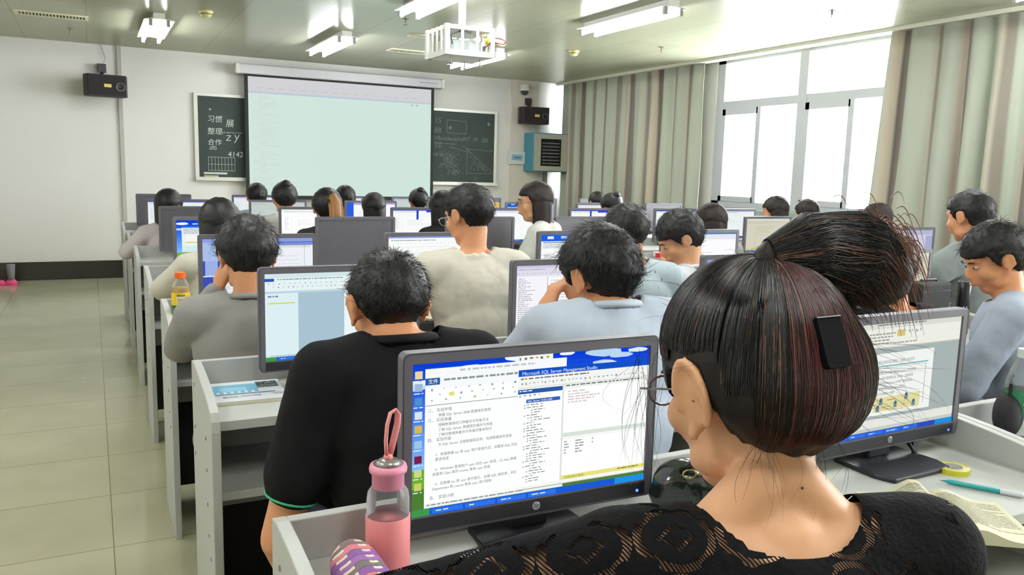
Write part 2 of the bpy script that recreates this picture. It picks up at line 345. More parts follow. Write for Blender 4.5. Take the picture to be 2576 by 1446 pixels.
MB().lathe([(.035, 0), (.035, .03), (.028, .032), (.02, .02)], 20, M=Matrix.Translation((.05, .13, .065)) @ Matrix.Rotation(-PI / 2, 4, 'X')).build('projector_lens', mat('lens_black', '#151518', .15), t, smooth=True)
for x, y in ((-.13, -.1), (.13, -.1), (0, .12)): MB().lathe([(.012, 0), (.012, .021)], 10, M=Matrix.Translation((x, y, 0))).build('projector_foot', MATS['lens_black'], t)
MB().tube([(.15, -.14, .06), (.17, -.2, .1), (.2, -.18, .14), (.24, -.22, .13), (.3, -.2, .12), (.33, -.1, .11), (.26, -.04, .13), (.2, .0, .17), (.1, 0, .18), (.05, 0, .19)], .005, 6).build('red_cable', mat('red_rubber', '#b05038', .5), t, smooth=True)
MB().tube([(-.12, -.14, .07), (-.15, -.18, .13), (-.05, -.16, .17), (.05, -.1, .17), (.06, 0, .19)], .006, 6).build('grey_cable', mat('grey_rubber', '#55564e', .5), t, smooth=True)
tag(MB().ball((2.70, 5.72, 2.38), (.022, .018, .025)).tube([(2.70, 5.72, 2.39), (2.69, 5.72, 2.43), (2.64, 5.74, 2.41)], .004, 6).build('yellow_plug', mat('yellow_plug', '#b9bb4a', .5), smooth=True), 'yellow-green cable plug dangling at the cage corner', 'plug')

# ---------------------------------------------------------------- front wall furniture
# pull-down screen
t = thing('projection_screen', (3.05, YF - .16, 0), 'large pull-down projection screen lit pale green-white over the chalkboard', 'projection screen')
MB().box(-1.37, 1.36, -.06, .08, 2.545, 2.66).build('screen_housing', mat('housing_white', '#CFCFD4', .45), t, bevel=.012)
MB().box(-1.4, -1.35, -.07, .09, 2.54, 2.67).box(1.35, 1.4, -.07, .09, 2.54, 2.67).box(-1.39, -1.36, .08, .16, 2.56, 2.65).box(1.36, 1.39, .08, .16, 2.56, 2.65).build('housing_end_cap', mat('cap_white', '#d8d8cc', .4), t, bevel=.01)
MB().box(1.06, 1.3, -.062, -.06, 2.60, 2.604).box(1.04, 1.05, -.062, -.06, 2.594, 2.61).build('housing_label', mat('label_ink', '#3a3a3a', .5), t)
MB().box(-1.29, 1.27, .008, .014, .98, 2.56).build('screen_border', mat('border_black', '#1c211e', .7), t)
mb = MB(); X0, X1, Z0, Z1 = -1.245, 1.225, 1.03, 2.52
def qd(x0, x1, z0, z1, c, l): mb.quad((x0, .006 - l * .001, z0), (x1, .006 - l * .001, z0), (x1, .006 - l * .001, z1), (x0, .006 - l * .001, z1), hx(c))
qd(X0, X1, Z0, Z1, 'D3E6DD', 0); qd(X0, X1, 2.34, Z1, 'D2D2D6', 1); qd(X0, X1, 2.315, 2.34, 'BFCBDA', 1)
rnd = random.Random(4)
for i in range(46):
    z = 2.28 - i * .027; w_ = rnd.uniform(.1, .5); x = X0 + .05 + (rnd.random() < .5) * .08
    qd(x, x + w_ * .6, z, z + .009, 'CADCD2', 2)
for i in range(16): qd(X0 + .1 + i * .14, X0 + .17 + i * .14, 2.375, 2.39, 'C8C8CC', 2)
qd(.93, .96, 2.28, 2.3, 'A8B8B0', 2); qd(1.0, 1.03, 2.28, 2.3, 'A8B8B0', 2); qd(-.42, X1, 1.05, 2.3, 'D0E6DC', 1)
mb.build('projected_picture', GLOW, t)
# chalkboard
t = thing('chalkboard', (3.27, YF - .005, 0), 'long dark green chalkboard covered in chalk notes behind the projection screen', 'chalkboard')
MB().box(-2.06, 2.06, -.03, 0, 1.25, 2.25).build('board_panel', mat('chalkboard_green', '#2F3A35', .55, .3, var=.25, vscale=3), t)
MB().box(-2.1, 2.1, -.04, 0, 2.25, 2.285).box(-2.1, -2.055, -.04, 0, 1.21, 2.25).box(2.055, 2.1, -.04, 0, 1.21, 2.25).box(-2.1, 2.1, -.075, 0, 1.205, 1.25).build('board_frame', mat('frame_aluminium', '#D8D8CE', .4, metal=.3), t)
chalk = mat('white_chalk', '#C6CDC8', .9); faint = mat('faint_chalk', '#6f7a74', .9)
def write(mb, s, x, z, size, y=-.032, shear=0.0, mi=0, rot=0):
    v, f = text_polys(s, shear); c_, s_ = math.cos(rot), math.sin(rot)
    mb.add([(x + (a * c_ - b * s_) * size, y, z + (a * s_ + b * c_) * size) for a, b in v], f, None, mi)
mb = MB()
for s, x, z, k in (('习惯', -1.95, 1.94, .092), ('展', -1.73, 1.89, .105), ('整理', -1.95, 1.79, .09), ('Z', -1.73, 1.71, .1), ('y', -1.63, 1.72, .15), ('合作', -1.95, 1.655, .085), ('(四)', -1.93, 1.595, .055), ('4142', -1.71, 1.51, .095)):
    write(mb, s, x, z, k, shear=.1)
for i in range(9): mb.box(-1.945 + i * .04, -1.942 + i * .04, -.032, -.031, 1.33, 1.5)
mb.box(-1.945, -1.622, -.032, -.031, 1.33, 1.334).box(-1.945, -1.622, -.032, -.031, 1.497, 1.501).box(-1.945, -1.622, -.032, -.031, 1.41, 1.413)
mb.box(-2.0, -1.72, -.034, -.031, 1.285, 1.31)
for i in range(12): mb.box(-1.77 + i * .022, -1.762 + i * .022, -.032, -.031, 1.80 + .004 * (i % 3), 1.818)
mb.ball((-1.91, -.031, 2.09), (.012, .003, .012))
mb.build('chalk_writing', chalk, t)
mb = MB(); rnd = random.Random(8)
def stroke(a, b, r=.004, mi=0):
    d = Vector((b[0] - a[0], 0, b[1] - a[1])); n = Vector((-d.z, 0, d.x)).normalized() * r
    A = Vector((a[0], -.0325, a[1])); B = Vector((b[0], -.0325, b[1])); mb.add([A - n, B - n, B + n, A + n], [(0, 1, 2, 3)], None, mi)
for s, x, z, k in (('15', 1.1, 2.08, .11), ('88', 1.1, 1.94, .11), ('10', 1.1, 1.73, .12), ('VBcodename:', 1.1, 1.84, .085), ('RST  dB', 1.55, 1.85, .07), ('88', 1.85, 1.83, .1), ('sqrt(c/r)x', 1.08, 1.62, .08), ('dV', 1.4, 1.36, .1), ('13', 1.72, 1.28, .07)):
    write(mb, s, x, z, k, shear=.15, mi=0 if k > .08 else 0)
for a, b in (((1.62, 1.75), (1.62, 1.36)), ((1.62, 1.73), (2.04, 1.71)), ((1.62, 1.38), (2.04, 1.38)), ((1.55, 1.78), (2.04, 1.4)), ((1.35, 1.75), (1.66, 1.68)), ((1.3, 2.13), (1.6, 2.12)), ((1.3, 2.13), (1.3, 1.95)), ((1.3, 1.95), (1.6, 1.94)), ((1.6, 2.12), (1.6, 1.94)), ((1.1, 1.8), (1.45, 1.79))): stroke(a, b)
for i in range(120):
    x = 1.35 + rnd.gauss(0, .07); z = 1.5 + rnd.gauss(0, .09); a = rnd.uniform(0, PI); stroke((x, z), (x + .04 * math.cos(a), z + .04 * math.sin(a)), .0025)
for i in range(90):
    u = rnd.random(); v_ = rnd.random(); x = 1.66 + .3 * u; z = 1.4 + (.28 - .26 * u) * v_; a = rnd.uniform(0, PI); stroke((x, z), (x + .03 * math.cos(a), z + .03 * math.sin(a)), .002)
for x, z in ((1.35, 2.02), (1.96, 2.1)): mb.ball((x, -.032, z), (.022, .004, .026))
mb.build('faded_chalk_writing', faint, t)
tag(MB().box(1.27, 1.44, YF - .078, YF - .05, 1.252, 1.27).build('chalk_eraser', mat('olive_eraser', '#B9BE96', .7)), 'pale chalk eraser lying on the chalkboard ledge by the ruled chalk table', 'eraser')
# speakers
dark_wood = mat('dark_speaker_cabinet', '#2B1F22', .5, .3, var=.15); cone = mat('speaker_cloth', '#1B1719', .8); yel = mat('yellow_badge', '#C9B44A', .4); blk = mat('black_plastic', '#151517', .45)
def speaker(x, z, rz, label):
    t = thing('wall_speaker', (x, YF - .3, z), label, 'speaker', None, rz)
    MB().prism([(-.23, -.02), (-.2, -.13), (.2, -.13), (.23, -.02), (.2, .12), (-.2, .12)], -.12, .12, ax='z').build('speaker_cabinet', dark_wood, t, bevel=.006)
    MB().box(-.195, .195, -.136, -.129, -.108, .108).build('speaker_grille', cone, t, bevel=.004)
    MB().box(-.03, .045, -.139, -.1355, -.022, .014).build('speaker_badge', yel, t)
    MB().lathe([(.055, 0), (.055, .005), (.045, .005), (.02, -.008)], 20, M=Matrix.Translation((.14, -.136, -.01)) @ Matrix.Rotation(PI / 2, 4, 'X')).build('speaker_cone', mat('cone_grey', '#3b3638', .4), t, smooth=True)
    MB().tube([(0, .12, 0), (0, .26, .06), (0, .26, .2)], .014, 8).box(-.045, .045, .2, .255, .17, .27).tube([(0, .2, .17), (0, .12, .12)], .012, 8).build('speaker_bracket', blk, t)
    MB().tube([(.02, .25, .27), (0.05, .27, .35), (.0, .27, ZC - z)], .004, 5).build('speaker_wire', mat('wire_grey', '#9a9a98', .6), t)
speaker(.19, 2.27, .12, 'dark wall speaker with yellow badge above the aisle end of the front wall')
speaker(5.83, 2.24, -.12, 'dark maroon wall speaker with yellow badge above the blue cabinet')
# dome camera
t = thing('dome_camera', (5.78, YF - .1, 2.62), 'small white dome camera above the corner speaker', 'camera')
MB().lathe([(.07, .08), (.075, .0), (.07, -.01)], 20).box(-.03, .03, .0, .1, .02, .06).build('camera_housing', whm, t, smooth=False)
MB().lathe([(.06, -.01), (.055, -.04), (.035, -.062), (.008, -.07)], 20).build('camera_dome', mat('smoked_dome', '#3c3e42', .1), t, smooth=True)
# blue cabinet
t = thing('blue_wall_cabinet', (6.14, YF - .17, 1.715), 'blue steel wall cabinet with a louvred glass door under the corner speaker', 'cabinet', None, 0)
blue = mat('blue_steel', '#3E8296', .4, .5); crm = mat('cream_door', '#A8A898', .5)
MB().box(-.32, .27, -.18, .168, -.285, .285).build('cabinet_body', blue, t, bevel=.008)
MB().box(-.31, .26, -.195, -.18, -.27, -.2).box(-.31, .26, -.195, -.18, .2, .27).box(-.31, -.2, -.195, -.18, -.2, .2).box(.15, .26, -.195, -.18, -.2, .2).build('cabinet_door', crm, t)
MB().box(-.2, .15, -.186, -.181, -.2, .2).build('door_glass', mat('black_gloss', '#141618', .08), t)
mb = MB()
for k in range(7): mb.box(-.17, .12, -.19, -.186, -.17 + k * .05, -.155 + k * .05)
mb.build('louvres', mat('louvre_grey', '#77787c', .3, metal=.4), t)
tag(MB().box(-.03, .03, -.02, .02, -.75, 0, M=Matrix.Translation((6.2, YF - .05, 1.44))).build('cable_duct', mat('duct_grey', '#8A8678', .6)), 'grey cable duct running down below the blue cabinet', 'cable duct')
t = thing('wall_panel', (5.69, YF - .06, 1.62), 'small pale control panel with a blue display beside the chalkboard', 'control panel')
MB().box(-.14, .14, -.025, .01, -.09, .1).build('panel_body', mat('panel_white', '#D5D9D6', .4), t, bevel=.006)
MB().box(-.09, .09, -.028, -.025, -.03, .055).build('panel_display', mat('panel_blue', '#8FB0BE', .3), t)
MB().box(-.05, .06, -.0295, -.028, .0, .02).build('display_marks', mat('panel_ink', '#4e7384', .4), t)
# ================================================================ DESKS
ROWY = [None, 1.24, 2.39, 3.55, 4.74, 5.93, 7.12, 8.31]      # back edge of each row of desks, row 1 is the one by the camera
SURF = .785
grey = mat('pale_laminate', '#B8BAB5', .45, .35, var=.02, vscale=40); edge = mat('laminate_edge', '#B4B5B2', .5); gback = mat('laminate_back', '#A9A9A9', .5); dpan = mat('painted_void_shade', '#1B1A19', .7)
screw = mat('screw_cap', '#8d8d88', .4)
def make_desk(w, label):
    # origin on the floor at the aisle-side back corner; -y is towards the seat
    t = thing('computer_desk', (0, 0, 0), label, 'desk')
    prof = [(0, 0), (0, .855), (-.03, .86)]
    prof += [(-.03 - .37 * k / 6, .86 - .045 * (k / 6) ** 1.5 * 1.0) for k in range(1, 6)] + [(-.39, .81), (-.405, .79), (-.41, .765), (-.42, 0)]
    for x in (0, w - .022):
        p = MB().prism(prof, x, x + .022, ax='x').build('side_panel', grey, t, bevel=.002); fix_normals(p)
        if x == 0:
            s = MB()
            for y, z in ((-.06, .8), (-.06, .68), (-.3, .72), (-.31, .64), (-.31, .55), (-.32, .47), (-.35, .42), (-.05, .6)): s.lathe([(.005, 0), (.005, .002)], 8, M=Matrix.Translation((0, y, z)) @ Matrix.Rotation(-PI / 2, 4, 'Y'))
            s.build('screw_caps', screw, p)
    MB().box(.022, w - .022, -.385, -.022, SURF - .025, SURF).build('work_surface', grey, t, bevel=.002)
    MB().box(.022, w - .022, -.022, 0, .42, .855).build('back_panel', edge, t, bevel=.002)
    MB().box(.022, w - .022, -.37, -.022, .575, .597).build('lower_shelf', grey, t, bevel=.002)
    MB().box(.022, w - .022, -.02, -.006, .06, .419).build('void_shade_sheet', dpan, t)  # dark sheet standing in for the shaded void under the desk
    return t
ORD = {1: 'seventh', 2: 'sixth', 3: 'fifth', 4: 'fourth', 5: 'third', 6: 'second', 7: 'first'}
UNW = [.23, 1.81, 3.39, 4.97]
pos = ['at the aisle end of', 'next after the aisle-end desk in', 'next before the window-end desk in', 'at the window end of']
d2 = make_desk(1.578, ''); d1 = make_desk(.79, ''); used = set()
for r in range(1, 8):
    for i, x in enumerate(UNW):
        src = d2 if i < 3 else d1
        if r == 1 and i == 3: continue
        t = src if src.name not in used else dup(src); used.add(src.name)
        t.location = (x, ROWY[r], 0); t['label'] = 'pale grey computer desk %s the %s row from the chalkboard' % (pos[i], ORD[r])
        t['group'] = 'pale grey computer desks'

# ================================================================ SCREENS
SW, SH = .443, .249
class Scr:
    def __init__(s, seed=0): s.mb = MB(); s.l = 0; s.r = random.Random(seed)
    def q(s, x0, y0, x1, y1, c, l=None, k=1.0):     # unit coordinates, y down
        l = s.l if l is None else l; s.l = max(s.l, l)
        X = lambda u: -SW / 2 + u * SW
        Z = lambda v: SH / 2 - v * SH
        y = -l * .00018; c = tuple(a * k for a in hx(c))
        s.mb.quad((X(x0), y, Z(y1)), (X(x1), y, Z(y1)), (X(x1), y, Z(y0)), (X(x0), y, Z(y0)), c); return s
    def text(s, t, x, y, h, c, l, sx=1.0):
        v, f = text_polys(t); k = h * SH; c = hx(c)
        s.mb.add([(-SW / 2 + x * SW + a * k * sx, -l * .00018, SH / 2 - y * SH + b * k) for a, b in v], f, c); return s
    def lines(s, x0, y0, x1, y1, n, c, l, mn=.3, mx=1.0, h=.45):
        d = (y1 - y0) / n
        for i in range(n):
            y = y0 + i * d; x = x0; xe = x0 + (x1 - x0) * s.r.uniform(mn, mx)
            while x < xe:
                w_ = s.r.uniform(.008, .03); s.q(x, y, min(x + w_, xe), y + d * h, c, l); x += w_ + s.r.uniform(.003, .008)
        return s
    def icons(s, x0, y, x1, n, l, sz=.012, cols=('8a929a', 'a4acb4', 'c9b274', '7f9cc4')):
        for i in range(n):
            x = x0 + (x1 - x0) * i / n + s.r.uniform(0, .004); s.q(x, y, x + sz * s.r.uniform(.3, .8), y + sz * s.r.uniform(.5, 1.3), s.r.choice(cols), l)
        return s
    def wallpaper(s):
        s.q(0, 0, 1, 1, '3F86DE', 0)
        n = 24
        for i in range(n):      # blue sky getting paler to the horizon
            t = i / n; c = tuple(a + (b - a) * t for a, b in zip((.04, .24, .85), (.55, .78, .97)))
            s.mb.quad(*[(-SW / 2 + u * SW, -.0001, SH / 2 - v * SH) for u, v in ((0, (i + 1) * .72 / n), (1, (i + 1) * .72 / n), (1, i * .72 / n), (0, i * .72 / n))], tuple(lin(c)))
        for k in range(26):     # clouds
            x = s.r.random(); y = s.r.uniform(.0, .3); a = s.r.uniform(.03, .09); b = a * .35
            P = [(min(1, max(0, x + a * math.cos(q * PI / 6) * s.r.uniform(.8, 1.1))), max(0, y + b * math.sin(q * PI / 6) * s.r.uniform(.8, 1.1))) for q in range(12)]
            s.mb.add([(-SW / 2 + u * SW, -.00012, SH / 2 - v * SH) for u, v in P], [tuple(range(12))[::-1]], hx(s.r.choice(['DDEBFA', 'F2F8FF', 'B9D6F5'])))
        P = [(0, 1), (1, 1), (1, .8), (.8, .78), (.5, .73), (.25, .66), (0, .7)]
        s.mb.add([(-SW / 2 + u * SW, -.00014, SH / 2 - v * SH) for u, v in P], [tuple(range(7))], hx('6FAE2E'))
        P = [(0, 1), (1, 1), (1, .9), (.4, .84), (0, .82)]
        s.mb.add([(-SW / 2 + u * SW, -.00016, SH / 2 - v * SH) for u, v in P], [tuple(range(5))], hx('4F7F33'))
        s.l = 1; return s
    def taskbar(s, l=6, c='1C5BD8', n=4):
        s.q(0, .955, 1, 1, c, l).q(0, .955, .07, 1, '3C9A4C', l + 1).q(.86, .955, 1, 1, '1D92E8', l + 1)
        for i in range(n): s.q(.08 + i * .13, .962, .2 + i * .13, .995, '2F74E8', l + 1).lines(.095 + i * .13, .972, .17 + i * .13, .99, 1, 'DCE8FF', l + 2)
        return s
    def build(s, parent, M): return s.mb.build('screen', GLOW, parent, M=M)
def s_main(s):      # word processor beside a database manager over a sky wallpaper
    s.wallpaper()
    for i, y in enumerate((.05, .13, .22, .31, .4, .5, .6, .69, .78)):
        s.q(.012, y, .04, y + .05, ['E8D89A', '9DB8D8', '4F8FD0', 'DCE6EE', 'D9B45A', '9FC4EE', '7A1F4C', 'C9D88A', 'C8D06A'][i], 2).lines(.008, y + .06, .045, y + .075, 1, 'E8F2FF', 2, .9)
    s.q(.05, .04, .62, .955, 'FDFEFE', 3).q(.05, .04, .62, .17, 'F7FAFB', 4).q(.05, .1, .105, .145, '2B5FA8', 5).text('文件', .06, .135, .034, 'FFFFFF', 6)
    s.lines(.18, .055, .52, .085, 1, 'C2C8CC', 5).lines(.12, .11, .6, .14, 1, '8d949a', 5, .95, 1)
    s.icons(.07, .17, .58, 11, 5).icons(.1, .205, .6, 12, 5).q(.14, .2, .16, .225, 'E8E07A', 6).icons(.07, .24, .56, 9, 5)
    s.q(.05, .275, .62, .279, '7F8A90', 5)
    y = .3
    for t, x in (('二、 实验环境', .06), ('    掌握 SQL Server 2008 数据库的使用', .08), ('三、 实验准备', .06), ('    理解数据库的几种备份与恢复方法', .08), ('    了解 SQL Server 数据库的备份与恢复', .08), ('    了解对数据库备份与恢复的基本知识', .08), ('四、 实验内容', .06), ('    为 SQL Server 注册数据库实例，完成数据库的连接', .08), ('', 0), ('  1、新建数据 stu 库 user 用户登录方式，设置其 SQL 的连接方式', .07), ('     要求完成', .07), ('', 0), ('  2、Windows 登录账户 user 对应 user 权限，以 class 数据库为 course', .07), ('     或者用 Class 库的 course 角色 user 权限', .06), ('', 0), ('  3、在数据 stu 库 user 表中建立，创建 SQL 授权表，并验证其权限', .07), ('     Department 和 course 角色 user 进行授权', .06)):
        if t: s.text(t.strip(), x + (.02 if t.startswith('  ') else 0), y + .02, .0235 if t.startswith(' ') else .026, '555b60', 6)
        y += .0325
    s.text('五、 实验小结', .07, .9, .027, '4a5055', 6).q(.05, .925, .62, .955, 'EEF2F2', 5).lines(.06, .932, .5, .95, 1, '8a9096', 6)
    s.q(.4, .0, .56, .07, 'F2F6F2', 3).icons(.415, .018, .55, 6, 5, .018, ('6a7076', '3d8f74', '3a78b0', 'c9a23a', '777777'))
    s.q(.415, .105, 1, .935, 'F4F6F2', 8).q(.415, .1, 1, .145, '1450C8', 9).text('Microsoft SQL Server Management Studio', .43, .138, .034, 'EAF2FF', 10)
    s.lines(.425, .158, .72, .178, 1, '6d747a', 9, 1, 1).icons(.425, .19, .66, 14, 9).icons(.66, .19, .98, 16, 9).q(.415, .222, 1, .225, 'C9CCC6', 9)
    s.q(.415, .235, .605, .265, '2A5AA8', 9).lines(.42, .242, .5, .258, 1, 'F0F4FF', 10).q(.415, .265, .605, .91, 'FDFEFD', 9).icons(.42, .272, .52, 5, 10)
    s.q(.45, .305, .595, .33, '2F62B4', 10).text('SQL Server 10.50.1600', .455, .325, .02, 'FFFFFF', 11)
    y = .338
    for i in range(31):
        ind = s.r.choice([.45, .465, .48]) if i > 1 else .45
        s.q(ind - .008, y + .003, ind - .003, y + .012, '9AA4AC', 11).lines(ind + .003, y + .002, ind + s.r.uniform(.03, .08), y + .014, 1, '7b8288', 11, 1, 1); y += .0178
    s.q(.612, .225, 1, .255, 'EDF0EA', 9).lines(.62, .232, .97, .25, 1, '5c6268', 10, 1, 1).q(.612, .255, 1, .91, 'FEFFFE', 9).q(.605, .225, .612, .91, 'DDE2DC', 9)
    s.lines(.63, .275, .8, .37, 5, 'D8C4C4', 10, .4).q(.612, .57, 1, .6, 'D8E4DA', 10).q(.6, .61, 1, .612, 'C8CCC8', 10)
    s.lines(.62, .63, .645, .73, 5, 'a7a9ab', 10).lines(.67, .63, .72, .73, 5, '9a9da0', 10).lines(.745, .63, .755, .68, 2, '9a9da0', 10)
    s.q(.612, .875, 1, .905, 'E9E27E', 11).text('已成功执行查询。', .625, .9, .022, '6a6a40', 12).lines(.87, .882, .97, .9, 1, '77774a', 12, 1, 1)
    s.q(.415, .93, 1, .935, '9a9f98', 9)
    return s.taskbar(12)
def s_word(s, sky=True):
    s.q(0, 0, 1, 1, 'C4DCE4', 0).q(0, 0, 1, .05, 'D3E6EA', 1).q(0, .05, 1, .2, 'E6F3F4', 1).q(.0, .055, .06, .09, '2A58B4', 2)
    s.lines(.08, .062, .5, .085, 1, '7f8c92', 2, 1, 1).icons(.02, .11, .75, 22, 2).icons(.05, .15, .6, 18, 2).q(0, .205, 1, .225, 'BCD6DE', 2)
    s.q(0, .225, .21, .955, 'DCF0F4', 1).lines(.02, .25, .12, .29, 1, '6f8890', 2).q(.02, .33, .19, .345, 'D2D860', 2).q(.21, .225, .51, .955, 'A9C3D3', 1).q(.51, .225, 1, .955, 'EAF6F8', 1)
    s.text('实验原理', .66, .29, .024, '566068', 2).text('实验内容', .66, .35, .024, '566068', 2).lines(.66, .27, .95, .62, 12, '8f9aa2', 2, .3, .9, .3).lines(.64, .62, .98, .7, 3, '8f9aa2', 2, .6, 1, .3)
    s.text('五、实验小结', .66, .88, .026, '566068', 2).q(0, .935, 1, .955, 'D5E4E6', 2).lines(.03, .94, .5, .952, 1, '7f8c92', 3)
    return s.taskbar(4, '1E55C8')
def s_sql(s, base='F4F6FA', head='D7DAEE', side='FFFFFF', status=True):
    s.q(0, 0, 1, 1, base, 0).q(0, 0, 1, .035, '5A78D0' if head != 'E2DDEC' else 'C9C8E2', 1).q(0, .035, 1, .14, head, 1).lines(.02, .05, .5, .07, 1, '9098b0', 2).icons(.02, .1, .6, 18, 2)
    s.q(.0, .15, .26, .86, side, 1).lines(.02, .17, .2, .84, 26, 'A6A8B8', 2, .2, .8, .4).q(.262, .15, .27, .86, 'C8C8D8', 1).q(.27, .17, 1, .6, 'FCFCFE', 1).lines(.29, .2, .7, .55, 9, 'B8BAC8', 2, .2, .9, .3)
    s.q(.27, .62, 1, .64, 'D6D6E2', 2).q(.27, .64, 1, .84, 'F8F8FC', 1)
    if status: s.q(.27, .835, .8, .86, 'E4DE8C', 2)
    return s.q(0, .86, 1, .95, 'ECECF4', 1).lines(.04, .88, .4, .94, 2, 'A6A8B8', 2).taskbar(4, '2C49B8')
def s_blueside(s):
    s.q(0, 0, 1, 1, '3C4FBF', 0).q(.0, .0, 1, .06, '8FA0E0', 1).q(0, .06, .14, .36, 'A9C0EA', 1).q(.02, .36, .13, .6, '9DB2E6', 1).q(0, .6, .15, .62, 'E2E8F6', 2)
    s.q(.15, .07, 1, .93, 'EDF0F6', 1).q(.15, .07, 1, .12, '7C8FD8', 2).q(.15, .12, .98, .16, 'DADFD2', 2).lines(.17, .2, .35, .9, 28, '9fa3b8', 3, .1, .5, .35).q(.3, .15, .303, .93, '5c6178', 3).q(.6, .18, .603, .93, '8a8f9f', 3).q(.92, .1, .923, .93, '8a8f9f', 3)
    s.lines(.66, .3, .9, .5, 3, 'C2C6D2', 3, .8, 1, .1).q(.15, .93, .5, .95, '2B3FB0', 2)
    return s.taskbar(4, '3342A8')
def s_xpword(s):
    s.wallpaper(); s.q(.06, .13, 1, .68, 'E9F1F4', 3).q(.06, .13, 1, .16, '2D7BE0', 4).lines(.08, .18, .9, .3, 4, '8f9aa2', 4, .6).q(.1, .33, .45, .52, 'F6F8EE', 4).q(.1, .46, .42, .49, 'D8D890', 5).q(.5, .33, .95, .52, 'F2F6F4', 4).lines(.52, .36, .9, .5, 4, '9aa2a8', 5)
    s.q(.06, .55, 1, .68, 'D6ECF4', 4)
    for i in range(3): s.q(.02, .77 + i * .07, .05, .8 + i * .07, 'E8F2FF', 4)
    return s.taskbar(6, '2A66C8')
def s_skyword(s):
    s.q(0, 0, 1, 1, 'F6FAFA', 0).q(0, 0, 1, .13, '1C60E0', 1)
    for k in range(14): x = s.r.random(); s.q(x, s.r.uniform(0, .04), min(1, x + .08), s.r.uniform(.05, .09), s.r.choice(['BCD4F6', 'E4F0FE', '4C8CF0']), 2)
    s.q(.03, .14, .98, .17, '9cb4dc', 2).lines(.03, .19, .9, .28, 3, '9aa2a8', 2).q(.4, .31, .75, .34, '6F84B4', 3).lines(.05, .38, .2, .9, 16, 'a4acb2', 2, .3).lines(.4, .4, .9, .6, 5, 'C4CACE', 2)
    return s.taskbar(4)
def s_white(s, top='7C92D8', body='F8FBFA'):
    s.q(0, 0, 1, 1, body, 0).q(0, 0, 1, .03, top, 1).lines(.03, .06, .8, .1, 1, 'A2AAAE', 2).icons(.05, .12, .8, 16, 2, .012, ('b4bcc0', '9aa4a8', 'a9c4b8')).q(0, .19, 1, .193, 'C4D0CC', 1)
    s.q(.16, .25, .162, .9, 'B4BCC0', 2).lines(.05, .24, .14, .6, 10, 'B4BCC0', 2, .2, .9, .3).lines(.25, .3, .8, .5, 5, 'D4DCDC', 2, .2, .9, .25)
    return s.taskbar(4, '2C5BC8')
def s_popup(s):
    s_white(s, '8AA0D8'); s.q(.42, .42, .95, .47, '1E55C4', 5).q(.42, .47, .95, .8, 'E6F2F6', 5).lines(.44, .5, .8, .6, 3, '9ab0b8', 6); return s
def s_bluepanel(s):
    s_white(s, '8C86D8'); s.q(0, 0, .14, .95, '2F5FE0', 5).q(.14, 0, 1, .06, 'B0A4E0', 5); return s
def s_halfblue(s):
    s_white(s, '3850D0'); s.q(.42, .0, .46, .3, '2F46C8', 5).q(.6, 0, .9, .08, '3A40D8', 5); return s
def s_cream(s):
    s.q(0, 0, 1, 1, 'D5D2BE', 0).q(0, 0, 1, .06, 'E0DDD0', 1).lines(.03, .08, .8, .16, 2, 'BDBAA6', 2).q(.22, .2, .224, .9, 'B0AD98', 2).q(.22, .5, .55, .505, 'A8A590', 2).lines(.26, .22, .8, .45, 4, 'C4C1AC', 2)
    return s.q(0, .9, 1, .93, 'D6CF7A', 2).taskbar(4, '8a86b8')
def s_desktop(s):
    s.wallpaper(); s.q(0, 0, 1, 1, '1E62D8', 2)
    for i in range(20): s.q(0, .1 + i * .045, 1, .1 + (i + 1) * .045, ['1B55CC', '2C74E2', '3F8CEC', '68AEF4'][min(3, i // 5)], 3)
    for k in range(16): x = s.r.random() * .9; y = s.r.choice([.02, .05, .55]); s.q(x, y, x + .1, y + s.r.uniform(.03, .08), s.r.choice(['D8E8F4', 'B4D0EE', 'F0F6FA']), 4)
    return s.taskbar(5)
def s_lilac(s):
    s.q(0, 0, 1, 1, 'CFCFE0', 0).q(0, 0, 1, .12, 'B4B8D4', 1).lines(.1, .04, .9, .09, 1, '9a9ec4', 2).q(.85, .15, 1, .9, 'A8AED0', 1).lines(.1, .3, .7, .7, 6, 'BABCD2', 2); return s.taskbar(4, '8088C0')
